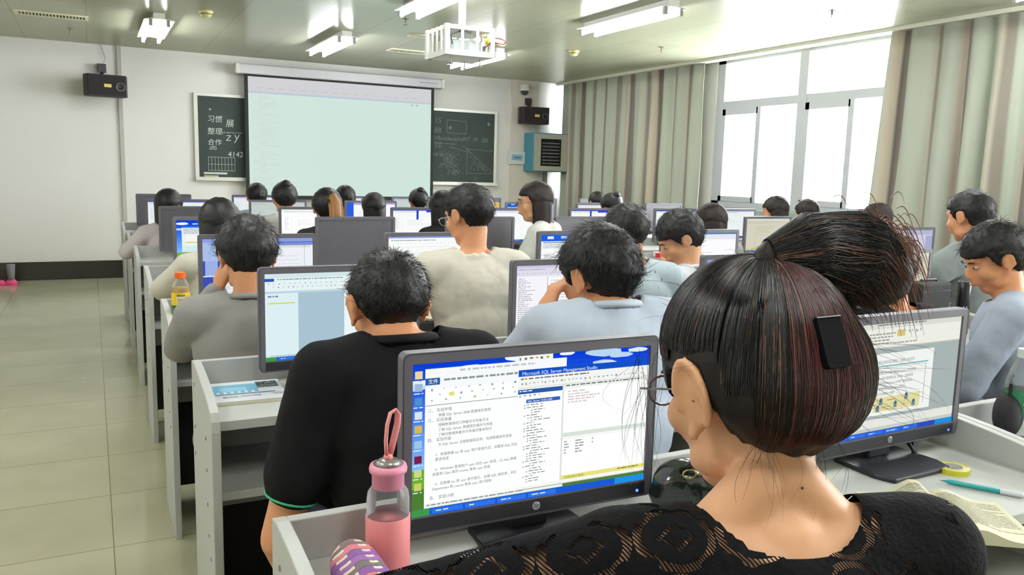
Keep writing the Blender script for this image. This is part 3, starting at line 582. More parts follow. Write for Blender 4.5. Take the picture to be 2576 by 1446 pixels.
def s_ppt(s):       # slide editor with a titled slide
    s.q(0, 0, 1, 1, 'A9B4B4', 0).q(0, 0, 1, .05, 'DADDD4', 1).lines(.36, .012, .72, .035, 1, '6d746e', 2, .95, 1).q(0, .05, 1, .215, 'EDEEE4', 1).icons(.05, .09, .7, 12, 2).lines(.3, .09, .5, .2, 4, '9AA09A', 2, .7, 1)
    s.q(.5, .07, .56, .13, 'D9C77A', 2).icons(.58, .08, .7, 4, 2, .02).lines(.48, .18, .72, .2, 1, '8a908a', 2)
    s.q(0, .215, 1, .225, 'C4CABE', 2).q(0, .25, .2, .93, 'C6CECE', 1).q(.27, .27, .8, .82, 'F2F4F0', 2).q(.33, .4, .745, .403, '808688', 3).q(.743, .4, .746, .77, '808688', 3)
    s.text('（2）混合身份验证模式（如图 2.8 所示）', .335, .36, .034, '6A6F70', 3, .95).q(.32, .378, .76, .39, '7FB6BC', 3)
    for i, t in enumerate(('混合验证模式允许用户使用Windows NT身份和', 'SQL Server身份连接到SQL Server。这就是说', '用户可使用他的Windows NT账户连接到SQL', 'Server，或者登录到SQL Server系统。', '二者建立可信赖用户登录')): s.text(t, .34, .455 + i * .047, .03, '565B5C', 3, .95)
    s.q(.37, .66, .72, .79, 'E2DCA4', 3).q(.47, .69, .53, .696, 'C8503A', 4).q(.43, .75, .5, .754, '7a6040', 4).q(.58, .75, .63, .754, 'B8702a', 4)
    for x, y in ((.41, .68), (.6, .66), (.39, .74), (.52, .72), (.66, .73)): s.q(x, y, x + .025, y + .05, '77909A', 4).q(x + .005, y - .01, x + .02, y + .02, '4d6a86', 5)
    s.q(0, .85, 1, .925, 'E6E8E0', 2).q(0, .925, 1, .955, 'C8CEC8', 2)
    return s.taskbar(6, '2D4FC0', 5)
KIND = {}

# ================================================================ MONITORS
bez = mat('monitor_bezel', '#58565E', .42, .5); bezd = mat('monitor_black', '#1B1C22', .4, .5); offm = mat('switched_off_panel', '#56545A', .3, .8); silver = mat('silver_badge', '#C9CCD0', .25, metal=.7)
led = mat('power_light_blue', (.02, .06, 1.0), emit=9)
def make_monitor(kind, seed, label, near=False, off=False):
    t = thing('computer_monitor', (0, 0, 0), label, 'computer monitor')
    W, H, zb = .476, .297, .04; cz = zb + .03 + SH / 2
    outer = rrect(-W / 2, W / 2, zb, zb + H, .011, 4); inner = rrect(-SW / 2, SW / 2, cz - SH / 2, cz + SH / 2, .0012, 4)
    n = len(outer); V = [(x, -.012, z) for x, z in outer] + [(x, -.012, z) for x, z in inner] + [(x, -.006, z) for x, z in inner] + [(x, .012, z) for x, z in outer]
    F = []
    for i in range(n):
        j = (i + 1) % n; F += [(i, j, n + j, n + i), (n + i, n + j, 2 * n + j, 2 * n + i), (j, i, 3 * n + i, 3 * n + j)]
    F += [tuple(range(2 * n, 3 * n)), tuple(range(3 * n, 4 * n))[::-1]]
    fr = MB().add(V, F).build('bezel', bez, t); fix_normals(fr)
    if near: MB().tube([(x * .992, -.0118, zb + H / 2 + (z - zb - H / 2) * .988) for x, z in outer], .0007, 5, closed=True).build('bezel_groove', bezd, fr)
    MB().box(-SW / 2 - .0008, SW / 2 + .0008, -.0125, -.0121, cz - SH / 2 - .026, cz - SH / 2 - .002).build('chin_strip', bezd, fr) if near else None
    MB().prism([(-.19, 0), (.19, 0), (.15, .018), (-.15, .018)], zb + .05, zb + H - .03, ax='z', M=Matrix.Translation((0, .0125, 0))).build('rear_shell', bezd, t)
    if off: MB().box(-SW / 2, SW / 2, -.0066, -.0062, cz - SH / 2, cz + SH / 2).build('screen', offm, t)
    else:
        s = Scr(seed); kind(s); s.build(t, Matrix.Translation((0, -.0065, cz)))
    MB().box(-.035, .035, -.005, .02, .01, zb + .08, M=Matrix.Translation((0, .015, 0))).build('neck', bezd, t, bevel=.003)
    MB().prism([(-.09, -.1), (.09, -.1), (.105, -.06), (.1, .05), (-.1, .05), (-.105, -.06)], 0, .012, ax='z').build('stand_base', bezd, t, bevel=.004)
    if near:
        z = zb + .0165; b = MB().lathe([(.0075, 0), (.0075, .001), (.0068, .0014)], 24, M=Matrix.Translation((0, -.0126, z)) @ Matrix.Rotation(PI / 2, 4, 'X')).build('round_logo', silver, fr)
        v, f = text_polys('hp', .25); MB().add([(a * .0115 - .0062, -.0142, z - .0022 + b_ * .0115) for a, b_ in v], f).build('logo_letters', bezd, b)
        v, f = text_polys('HP LV2011'); MB().add([(.188 + a * .006, -.0127, zb + .0255 + b_ * .006) for a, b_ in v], f).build('model_lettering', silver, fr)
        MB().lathe([(.0028, 0), (.0028, .0006)], 14, M=Matrix.Translation((.206, -.0126, zb + .0125)) @ Matrix.Rotation(PI / 2, 4, 'X')).build('power_light', led, fr)
    return t
colx = lambda r, c: .62 + .79 * c
SEAT = ['at the aisle end of', 'second from the aisle in', 'third from the aisle in', 'fourth from the aisle in', 'fifth from the aisle in', 'sixth from the aisle in', 'seventh from the aisle in']
W = lambda s: s_white(s)
SCREENS = [  # row, column, x of left edge, kind, description, tilt
 (1, 0, .412, s_main, 'showing a word processor beside a database window over blue sky', -1.5),
 (1, 1, 1.30, s_ppt, 'showing a slide editor with one titled slide', 1.0),
 (2, 0, .40, s_word, 'showing a pale blue word-processor page with a yellow line', 0),
 (2, 1, 1.19, lambda s: s_sql(s, 'F2F0F6', 'E2DDEC', 'F6F5FA'), 'showing a washed-out lilac white database window', 0),
 (2, 2, 1.975, s_blueside, 'showing a deep blue sidebar, mostly behind the big hair bun', 0),
 (2, 3, 2.78, s_cream, 'showing a pale page behind the black-shirted person', 0),
 (3, 0, .37, s_blueside, 'showing a blue sidebar and grey diagram behind the grey-shirted man', 0),
 (3, 1, 1.15, s_popup, 'showing a white page with a small blue-titled popup', 0),
 (3, 2, 1.93, s_skyword, 'showing a strip of cloudy blue sky over a white window', 0),
 (3, 3, 2.74, lambda s: s_sql(s, 'F6F8EE', 'E6EAEE', 'FBFCF4'), 'showing a pale window beside the boy in profile', 0),
 (3, 4, 3.55, s_desktop, 'showing a bright blue desktop beside the bun', 0),
 (3, 5, 4.43, s_lilac, 'showing a washed-out lilac desktop', 0),
 (4, 0, .375, s_xpword, 'showing a sky and green hill wallpaper behind two windows', 0),
 (4, 1, 1.134, None, 'switched off with a grey sheen across the screen', 0),
 (4, 2, 1.94, None, 'switched off behind the man in the white shirt', 0),
 (4, 3, 2.72, None, 'switched off beside the woman with glasses', 0),
 (4, 4, 3.60, None, 'switched off, behind the boy in profile', 0),
 (4, 5, 4.38, s_cream, 'showing a cream coloured grid page', 0),
 (5, 0, .387, None, 'switched off at the aisle end, in front of the pale-shirted girl', 0),
 (5, 1, 1.166, lambda s: s_white(s, 'D8DEDC', 'FEFFFE'), 'showing a bright blank page with a toolbar', 0),
 (5, 2, 1.99, lambda s: s_halfblue(s), 'showing a white page with a violet title bar', 0),
 (5, 3, 2.82, W, 'showing a white page past the glasses girl', 0),
 (5, 4, 3.553, s_halfblue, 'showing two white windows split by a blue bar', 0),
 (5, 5, 4.435, lambda s: s_white(s, '2C40C8'), 'showing a white window with a deep blue top edge', 0),
 (5, 6, 5.15, lambda s: s_white(s, '8C90D0', 'EAF2F2'), 'showing a pale page against the window sill', 0),
 (6, 0, .373, lambda s: s_white(s, '5A50C8', 'E6EEF0'), 'showing a pale page with a violet top edge', 0),
 (6, 1, 1.161, lambda s: s_white(s, 'B4C4C0', 'C4D0CC'), 'showing a dull grey-green page', 0),
 (6, 2, 1.972, s_bluepanel, 'showing a blue side panel and violet bar', 0),
 (6, 3, 2.74, s_desktop, 'showing a blue desktop beside the bun-haired girl', 0),
 (6, 4, 3.555, s_skyword, 'showing a blue strip above a window, by the yellow folder', 0),
 (6, 5, 4.36, lambda s: s_white(s, '6a6e78', 'F0F4F2'), 'showing a white page in front of the striped curtain', 0),
 (6, 6, 5.22, None, 'switched off, pale lilac sheen against the curtain', 0),
 (7, 0, .357, None, 'switched off, standing by the aisle against the white wall', 0),
 (7, 1, 1.20, lambda s: s_white(s, '7460D0', 'E6ECF0'), 'showing a pale page under a violet bar', 0),
 (7, 2, 2.02, lambda s: s_white(s, '9aa0b0', 'E2EAEA'), 'showing a pale page below the projection screen', 0),
 (7, 3, 2.815, lambda s: s_white(s, '8074D0', 'C8D4D0'), 'showing a grey-green page, tilted slightly', 0),
 (7, 4, 3.62, None, 'switched off in front of the front wall by the yellow folder', 0),
 (7, 5, 4.35, None, 'switched off below the wall cabinet', 0),
 (7, 6, 5.14, None, 'switched off beside the corner curtain', 0)]
for k, (r, c, xl, fn, desc, rz) in enumerate(SCREENS):
    dist = {1: 'seventh', 2: 'sixth', 3: 'fifth', 4: 'fourth', 5: 'third', 6: 'second', 7: 'first'}[r]
    t = make_monitor(fn, k + 5, 'black computer monitor %s' % desc, near=(r <= 2), off=fn is None)
    t.location = (xl + .238, ROWY[r] - .085, SURF); t.rotation_euler = (0, 0, math.radians(rz)); t['group'] = 'computer monitors on the desks'
# ================================================================ PEOPLE
skin = mat('skin', '#CB9068', .5, .35, sss=.12, var=.05, vscale=12); skin_l = mat('pale_skin', '#D2A07A', .5, .35, sss=.12, var=.04, vscale=12); skin_d = mat('tan_skin', '#BD8259', .5, .35, sss=.1, var=.05, vscale=12)
hairm = mat('black_hair', '#0C0B0B', .5, .35, var=.4, vscale=20); hairb = mat('dark_brown_hair', '#1C1412', .55, .3, var=.4, vscale=20)
hairs = mat('hair_strand_black', '#100E0E', .45, .4); hairs_b = mat('hair_strand_brown', '#3A2620', .38, .55)
eyew = mat('eye_white', '#B8B0A8', .4); eyeb = mat('iris_dark', '#1c120c', .1); lipm = mat('lips', '#B56A5C', .45); browm = mat('eyebrow', '#1d1512', .7)
clouds = bpy.data.textures.new('cloth_folds', 'CLOUDS'); clouds.noise_scale = .09; clouds.noise_depth = 2
clouds2 = bpy.data.textures.new('hair_clumps', 'CLOUDS'); clouds2.noise_scale = .02; clouds2.noise_depth = 2
def remesh(o, vox, it=6, disp=0, tex=None):
    m = o.modifiers.new('r', 'REMESH'); m.mode = 'VOXEL'; m.voxel_size = vox; m.use_smooth_shade = True
    s = o.modifiers.new('s', 'SMOOTH'); s.factor = .6; s.iterations = it
    if disp:
        d = o.modifiers.new('d', 'DISPLACE'); d.texture = tex or clouds; d.strength = disp; d.mid_level = .5
    return o
def freeze(objs):      # bake the modifiers of the body meshes into plain meshes
    bpy.context.view_layer.update(); dg = bpy.context.evaluated_depsgraph_get(); dg.update()
    for o in objs:
        me = bpy.data.meshes.new_from_object(o.evaluated_get(dg)); old = o.data; o.modifiers.clear(); me.name = old.name
        if 'cut' in o:
            x, y, z, r = o['cut']; c = Vector((x, y, z)); bm = bmesh.new(); bm.from_mesh(me)
            bmesh.ops.delete(bm, geom=[v for v in bm.verts if Vector(((v.co.x - x) * .92, v.co.y - y, (v.co.z - z) * .85)).length < r], context='VERTS')
            for v in [v for v in bm.verts if v.is_boundary]:
                q = Vector(((v.co.x - x) * .92, v.co.y - y, (v.co.z - z) * .85)); q *= r / q.length; v.co = Vector((x + q.x / .92, y + q.y, z + q.z / .85))
            bm.to_mesh(me); bm.free(); del o['cut']
            m = o.modifiers.new('cloth', 'SOLIDIFY'); m.thickness = .003 if r < .08 else .0012; m.offset = 1
        me.polygons.foreach_set('use_smooth', [True] * len(me.polygons)); o.data = me
def hand(mb, w, e, curl=.5, palm_n=None, s=1.0, fist=False, side=1):
    """w wrist, e forearm direction; fingers spread across 'across'"""
    d = Vector(e).normalized(); pn = Vector(palm_n or (0, 0, -1)); pn = (pn - d * pn.dot(d)).normalized(); ac = d.cross(pn) * side
    w = Vector(w); p = w + d * .045 * s; kn = w + d * .085 * s
    R = Matrix((ac, d, pn)).transposed()
    mb.ball(p, (.036 * s, .048 * s, .015 * s), R)
    for i, (k, L) in enumerate(((-.028, .068), (-.010, .078), (.009, .074), (.027, .058))):
        L *= s; c = curl * (1.6 if fist else 1.0); a = kn + ac * k * s
        q = a; ang = 0
        for j, f in enumerate((.45, .32, .23)):
            ang += c * (1.0 if j == 0 else .9); nd = d * math.cos(ang) + pn * math.sin(ang); b = q + nd * L * f * 1.15
            mb.cap(q, b, (.0095 - .001 * j) * s, (.0088 - .001 * j) * s, 8); q = b
    t0 = w + d * .022 * s - ac * .028 * s; t1 = t0 + (d * .5 - ac * .75 + pn * .25).normalized() * .036 * s; t2 = t1 + (d * .9 - ac * .15 + pn * .35).normalized() * .03 * s
    mb.cap(t0, t1, .0125 * s, .0105 * s, 8); mb.cap(t1, t2, .0105 * s, .009 * s, 8)
def head_prims(mb, M, k=1.0, ears=True, er=1.0):
    R = M.to_3x3()
    def E(c, r): mb.ball(M @ Vector(c), r, R, 20, 14)
    def CP(a, b, ra, rb): mb.cap(M @ Vector(a), M @ Vector(b), ra, rb, 10)
    E((0, -.015, .03), (.076 * k, .093, .085)); E((0, .03, -.015), (.061, .06, .082)); E((0, .045, -.085), (.034, .036, .026)); E((0, .0, -.055), (.058, .06, .05))
    E((0, .074, .035), (.048, .02, .014)); E((0, .08, -.052), (.024, .016, .014))
    for s in (-1, 1): E((s * .036, .056, -.022), (.026, .028, .026)); E((s * .045, .02, -.07), (.016, .035, .02))
    CP((0, .086, .018), (0, .104, -.018), .008, .0115); E((0, .098, -.024), (.017, .012, .009))
    E((0, .094, -.046), (.02, .009, .0055)); E((0, .092, -.057), (.018, .009, .006))
    if ears:
        for s in (-1, 1):
            n = 9; pts = []
            for i in range(n):
                a = math.radians(-150 + 300 * i / (n - 1)) if False else math.radians(200 - 250 * i / (n - 1))
                pts.append((s * (.083 + (.006 + .012 * (er - 1)) * math.sin(PI * i / (n - 1))), -.008 - .019 * er * math.cos(a) * -1 * -1, -.002 + .031 * er * math.sin(a)))
            for a, b in zip(pts, pts[1:]): CP(a, b, .0055, .0055)
            E((s * .0765, -.005, -.001), (.0095, .0185 * er, .030 * er)); E((s * .0785, -.007, .010 * er), (.009, .017 * er, .019 * er)); E((s * .081, .002, -.031 * er), (.006, .009, .010)); CP((s * .076, .0, .0), (s * .085, -.014, .004), .006, .006)
def hairline(f, back, side, front):     # f: -1 nape ... 1 forehead
    if f < -.26: return back
    if f < -.12: return back + (side - back) * (f + .26) / .14
    if f < .24: return side
    if f < .36: return side + (-.012 - side) * min(1, (f - .24) / .04)
    return -.012 + (front + .012) * min(1, (f - .36) / .25)
def hair_cap(name, M, mt, parent, part, seed=0, th=.012, back=-.092, side=.02, front=.05, tex=.004, top=0.0, vol=1.0):
    """a cap of hair over the skull, ending at a hairline"""
    nu, nv = 72, 48; V = []; F = []
    for j in range(nv + 1):
        ph = PI * j / nv
        for i in range(nu):
            a = 2 * PI * i / nu; d = Vector((math.sin(ph) * math.cos(a), math.sin(ph) * math.sin(a), math.cos(ph)))
            c = Vector((0, -.014, .028)); r = Vector(((.077 + th) * vol, (.094 + th) * vol, .087 + th + top))
            p = Vector((d.x * r.x, d.y * r.y, d.z * r.z)) + c
            if p.z < c.z: p.x *= 1 - .28 * min(1, (c.z - p.z) / .11) ** 2; 
            f = d.y     # forward -1..1
            line = hairline(f, back, side, front)
            line += .007 * noise.noise(Vector((d.x * 6, d.y * 6, seed)))
            n = noise.noise(Vector(d * 7) + Vector((seed, 0, 0))) * tex + noise.noise(Vector((d.x * 22, d.y * 22, d.z * 9 + seed))) * tex * .6
            p += d * n
            t = max(0, min(1, (line - p.z) / .012 + .5)); inner = c + Vector((d.x * .066, d.y * .08, d.z * .075)) * .98
            p = p.lerp(Vector((inner.x, inner.y, max(p.z, inner.z) if p.z > inner.z else p.z)), t)
            V.append(M @ p)
    for j in range(nv):
        for i in range(nu): F.append((j * nu + i, (j + 1) * nu + i, (j + 1) * nu + (i + 1) % nu, j * nu + (i + 1) % nu))
    o = MB().add(V, F).build(name, mt, parent, smooth=True); return o
def strands(name, paths, rads, mt, parent):
    """thin tapering three-sided hairs; paths is a list of point lists"""
    V = []; F = []; 
    for pts, r in zip(paths, rads):
        m = len(pts); o = len(V); pts = [Vector(p) for p in pts]
        ref = Vector((.3, .5, .8)).normalized()
        for i, p in enumerate(pts):
            t = (pts[min(i + 1, m - 1)] - pts[max(i - 1, 0)]); t = t.normalized() if t.length > 1e-9 else Vector((0, 0, 1))
            a = t.cross(ref); a = a.normalized() if a.length > 1e-4 else t.orthogonal().normalized(); b = t.cross(a)
            rr = r * (1 - .75 * (i / (m - 1)) ** 2)
            for q in (0, 2.094, 4.189): V.append(p + (a * math.cos(q) + b * math.sin(q)) * rr)
        for i in range(m - 1):
            for k in range(3): F.append((o + i * 3 + k, o + i * 3 + (k + 1) % 3, o + (i + 1) * 3 + (k + 1) % 3, o + (i + 1) * 3 + k))
    ob = MB().add(V, F).build(name, mt, parent, smooth=True); ob['kind'] = 'stuff'; return ob
def short_fuzz(M, parent, mt, n=900, seed=1, L=.02, r=.0006, back=-.085, side=.02, front=.06, lift=.35, th=.012, vol=1.0, top=0.0):
    rnd = random.Random(seed); P = []; Rr = []
    c = Vector((0, -.014, .028))
    crown = Vector((.1, -.45, .88)).normalized()
    while len(P) < n:
        d = Vector((rnd.gauss(0, 1), rnd.gauss(0, 1), rnd.gauss(0, 1))).normalized(); p = c + Vector((d.x * (.076 + th) * vol, d.y * (.093 + th) * vol, d.z * (.086 + th + top)))
        if p.z < c.z: p.x *= 1 - .28 * min(1, (c.z - p.z) / .11) ** 2
        line = hairline(d.y, back, side, front)
        if p.z < line + .012: continue
        flow = (d - crown * d.dot(crown)); flow = (flow - d * flow.dot(d)); 
        if flow.length < .05: flow = Vector((rnd.gauss(0, 1), rnd.gauss(0, 1), 0))
        flow = flow.normalized() + Vector((rnd.gauss(0, .35), rnd.gauss(0, .35), rnd.gauss(0, .35)))
        l = L * rnd.uniform(.6, 1.3); q = [p - d * .004]
        for k in range(1, 5): q.append(p + flow * l * k / 4 + d * (lift * l * k / 4 - .25 * l * (k / 4) ** 2))
        P.append([M @ x for x in q]); Rr.append(r * rnd.uniform(.7, 1.3))
    return strands('hair_strands', P, Rr, mt, parent)
def rotm(yaw, pitch=0, roll=0):     # yaw left +, pitch down +, roll to own left -
    return Matrix.Rotation(yaw, 4, 'Z') @ Matrix.Rotation(-pitch, 4, 'X') @ Matrix.Rotation(roll, 4, 'Y')
BODIES = []
def person(label, H, yaw=0, hyaw=None, pitch=.25, roll=0, sk=None, shirt=None, sleeve='short', trousers='#2A2D38', hair='short', hk=None, hb=.14, sw=.165, vox=.011, arms=None, male=True, shoes='#2c2c30', collar=None, seed=1, face=False, build=1.0, neck=.0, legs=True, disp=.012, cut=.078, up=0.0, er=1.0, gap=.014, cuff=None, fuzz=0, shirtmat=None, sdrop=0.0, hairmat=None):
    sk = sk or skin; hyaw = yaw if hyaw is None else hyaw
    H = Vector(H); Rz = Matrix.Rotation(yaw, 4, 'Z'); base = Vector((H.x, H.y, 0)) - Rz.to_3x3() @ Vector((0, hb, 0))
    t = thing('person', base, label, 'person', None, yaw); inv = (Matrix.Translation(base) @ Rz).inverted()
    h = inv @ H; HM = Matrix.Translation(h) @ rotm(hyaw - yaw, pitch, roll); R3 = HM.to_3x3(); z0 = h.z
    nb = Vector((0, hb - .06 + neck, z0 - .118 + up)); nt_ = h + R3 @ Vector((0, -.022, -.055))
    sh = {s: Vector((s * sw, nb.y - .01, z0 - .178 - sdrop + up)) for s in (-1, 1)}
    hip = Vector((0, .02, .52))
    A = {}
    for s, k in ((-1, 'L'), (1, 'R')):
        e = sh[s] + Vector((s * .07, .11, -.255)); w = Vector((s * .13, nb.y + .34, .835)); u = {}
        if arms and k in arms:
            e, w = Vector(arms[k][0]), Vector(arms[k][1]); u = arms[k][2] if len(arms[k]) > 2 else {}
        A[s] = (e, w, u)
    b = build
    def torso(mb, g):
        mid = Vector((0, (nb.y + hip.y) / 2 - .01, (sh[1].z + hip.z) / 2 + .02)); ch = Vector((0, nb.y * .85, sh[1].z - .10))
        ang = math.atan2(nb.y - hip.y, nb.z - hip.z); R = Matrix.Rotation(-ang, 3, 'X')
        mb.ball(ch, ((sw - .012) * b + g, .105 * b + g, .155 + g), R, 24, 16); mb.ball(mid, (.135 * b + g, .1 * b + g, .17 + g), R, 24, 16); mb.ball(hip + Vector((0, .0, .03)), (.165 * b + g, .12 * b + g, .115 + g), None, 24, 16)
        mb.cap(sh[-1], sh[1], .052 * b + g, .052 * b + g); mb.cap(Vector((0, nb.y - .012, nb.z - .03)), Vector((0, nb.y - .03, ch.z)), .055 + g, .08 + g)
        for s in (-1, 1): mb.cap(Vector((s * .035, nb.y - .008, nb.z - .02)), sh[s] + Vector((-s * .025, 0, .01)), .036 + g, .044 * b + g)
    bd = MB(); head_prims(bd, HM, er=er); torso(bd, 0)
    bd.cap(nt_, nb + Vector((0, .0, -.03)), .051 if male else .045, .052 if male else .045); bd.cap(h + R3 @ Vector((0, .02, -.07)), nb + Vector((0, .02, .0)), .033, .04)
    far = vox > .012
    for s in ((-1, 1) if er > 1 else ()): bd.cap(nb + Vector((s * .022, 0, .035)), nb + Vector((s * .085, -.004, -.035)), .030, .034)
    for s in (-1, 1):
        e, w, u = A[s]; bd.cap(sh[s], e, .044 * b, .037 * b); bd.cap(e, w, .036 * b, .026)
        d = u.get('dir', (w - e)); hand(bd, w, d, u.get('curl', .35), u.get('pn', (0, 0, -1)), 1.0, u.get('fist', False), side=s)
    kn = {}
    if legs:
        for s in (-1, 1):
            k0 = Vector((s * .10, .44, .50)); an = Vector((s * .11, .43, .09)); hp_ = hip + Vector((s * .09, 0, -.02)); kn[s] = (hp_, k0, an)
            bd.cap(hp_, k0, .074, .054); bd.cap(k0, an, .05, .036); bd.cap(an, an + Vector((0, .12, -.04)), .036, .03)
    body = remesh(bd.build('body', sk, t, smooth=True), vox if not far else .012, 5); BODIES.append(body)
    g = gap; cuffs = []
    sb = MB(); torso(sb, g)
    for s in (-1, 1):
        e, w, u = A[s]
        sm = u.get('sleeve', sleeve)
        if sm == 'short': m = sh[s].lerp(e, .62); sb.cap(sh[s], m, .052 * b + g, .048 * b + g); cuffs.append((m, (e - sh[s]).normalized()))
        elif sm == 'half': sb.cap(sh[s], e, .048 * b + g, .042 * b + g); sb.cap(e, e.lerp(w, .15), .04 * b + g, .036 * b + g)
        else: sb.cap(sh[s], e, .048 * b + g, .041 * b + g); sb.cap(e, e.lerp(w, .93), .04 * b + g, .028 + g * .8)
    shm = shirtmat or mat('shirt_' + shirt.strip('#'), shirt, .85, .15, bump=.15, bscale=250)
    so = remesh(sb.build('shirt', shm, t, smooth=True), max(vox, .009), 6, disp); BODIES.append(so)
    so['cut'] = (0, nb.y + .012, nb.z + .015, cut)
    if cuff:
        for m, ax in cuffs:
            e1 = ax.orthogonal().normalized(); e2 = ax.cross(e1); rr = .048 * b + g; mm = m + ax * rr * .62
            MB().tube([mm + (e1 * math.cos(a) + e2 * math.sin(a)) * rr * .8 for a in [2 * PI * i / 24 for i in range(24)]], .003, 6, closed=True).build('cuff_piping', mat('piping_green', cuff, .7), so, smooth=True)
    if collar:
        c0 = nb + Vector((0, -.004, -.012)); cp = []
        for i in range(24):
            a = 2 * PI * i / 24; cp.append(c0 + Vector((.066 * math.sin(a), -.066 * math.cos(a) + .008, .012 * math.cos(a) + .012)))
        MB().tube(cp, .010, 8, closed=True, flat=2.0).build('collar', mat('collar_' + collar.strip('#'), collar, .8, .15), t, smooth=True)
    if legs:
        tb = MB(); tb.ball(hip + Vector((0, .0, -.005)), (.18 * b, .135 * b, .095))
        for s in (-1, 1): tb.cap(kn[s][0], kn[s][1], .086, .064); tb.cap(kn[s][1], kn[s][2] + Vector((0, 0, .02)), .06, .052)
        to = remesh(tb.build('trousers', mat('trousers_' + trousers.strip('#'), trousers, .85, .15), t, smooth=True), .014, 4); BODIES.append(to)
        for s in (-1, 1):
            an = kn[s][2]; so_ = MB().cap(an + Vector((0, -.02, -.035)), an + Vector((0, .14, -.045)), .042, .036).cap(an + Vector((0, -.01, -.02)), an + Vector((0, .02, .02)), .045, .045).build('shoe', mat('shoe_' + shoes.strip('#'), shoes, .6), t, smooth=True); MB().prism(rrect(an.x - .042, an.x + .042, an.y - .065, an.y + .185, .038), 0, .024, ax='z').build('sole', mat('sole_white', '#C9CCD0', .6), so_)
    hm = hairmat or (hairm if hk is None else hk)
    if hair == 'short':
        ho = hair_cap('hair', HM, hm, t, None, seed, **({} if True else {}))
        if fuzz: short_fuzz(HM, ho, hairs, n=fuzz, seed=seed)
    elif hair == 'crop':
        ho = hair_cap('hair', HM, hm, t, None, seed, th=.007, back=-.052, side=.005, tex=.002)
        if fuzz: short_fuzz(HM, ho, hairs, n=fuzz, seed=seed, L=.011, lift=.9, th=.006, back=-.048, side=.01)
    elif hair == 'bowl':        # full short cut with fringe
        ho = hair_cap('hair', HM, hm, t, None, seed, th=.018, back=-.09, side=.02, front=.04, tex=.005, top=.006)
        if fuzz: short_fuzz(HM, ho, hairs, n=fuzz, seed=seed, L=.028, lift=.25, th=.017, back=-.082, top=.006)
    else:
        ln = {'long': .36, 'mid': .24, 'tail': .0, 'bun': .0, 'none': .0}[hair]
        ho = hair_cap('hair', HM, hm, t, None, seed, th=.016, back=-.075 if ln == 0 else -.08, side=-.03 if ln else -.005, front=.05, tex=.003)
        if ln:
            lb = MB(); top = h + R3 @ Vector((0, -.022, .02)); n = 12; V = []; F = []; m = 28
            for j in range(n + 1):
                q = j / n; z = top.z + .02 - (ln + .02) * q; yy = top.y - .03 * q
                rx = .092 * (1 - .1 * q) * (.93 if j == 0 else 1); ry = .094 * (1 - .3 * q) * (.93 if j == 0 else 1)
                if j == n: rx *= .6; ry *= .6
                for i in range(m):
                    a = 2 * PI * i / m; rr = 1 + .05 * noise.noise(Vector((math.cos(a) * 3, math.sin(a) * 3, seed + q * .6))) + .02 * math.sin(a * 9 + seed)
                    V.append((top.x + rx * rr * math.cos(a), yy + (ry if math.sin(a) < 0 else .03) * rr * math.sin(a), z))
            for j in range(n):
                for i in range(m): F.append((j * m + i, j * m + (i + 1) % m, (j + 1) * m + (i + 1) % m, (j + 1) * m + i))
            F.append(tuple(range(m))); F.append(tuple(range(n * m, n * m + m))[::-1])
            MB().add(V, F).build('hair_fall', hm, ho, smooth=True)
        elif hair == 'bun': MB().ball(HM @ Vector((0, -.085, .095)), (.038, .036, .034), R3).build('hair_bun', hm, ho, smooth=True)
    if face:
        for s in (-1, 1):
            MB().ball(HM @ Vector((s * .031, .079, .008)), (.0105, .008, .0062), R3, 12, 8).build('eye', eyew, t, smooth=True)
            MB().ball(HM @ Vector((s * .031, .0862, .008)), (.0050, .002, .0050), R3, 10, 6).build('iris', eyeb, t, smooth=True)
            MB().tube([HM @ Vector((s * x, y, z)) for x, y, z in ((.016, .095, .026), (.03, .094, .031), (.046, .084, .027))], [.002, .0032, .0015], 6).build('eyebrow', browm, t, smooth=True)
        MB().tube([HM @ Vector((x, y, -.0515)) for x, y in ((-.019, .096), (-.008, .1035), (0, .1045), (.008, .1035), (.019, .096))], [.001, .003, .0035, .003, .001], 6).build('lips', lipm, t, smooth=True)
    return t, HM, base, R3
def glasses(t, HM, m=None):
    m = m or mat('glasses_frame', '#2a2220', .3); mb = MB()
    for s in (-1, 1):
        mb.tube([HM @ Vector((s * .032 + .022 * math.cos(a), .104 - .012 * abs(math.cos(a)) * 0, .006 + .017 * math.sin(a))) for a in [2 * PI * i / 16 for i in range(16)]], .0014, 5, closed=True)
        mb.tube([HM @ Vector(p) for p in ((s * .054, .103, .01), (s * .075, .09, .012), (s * .084, .02, .008), (s * .085, -.012, -.006))], .0013, 5)
    mb.tube([HM @ Vector(p) for p in ((-.01, .104, .008), (0, .107, .011), (.01, .104, .008))], .0013, 5)
    o = mb.build('glasses', m, None, smooth=True); o.parent = t; return o

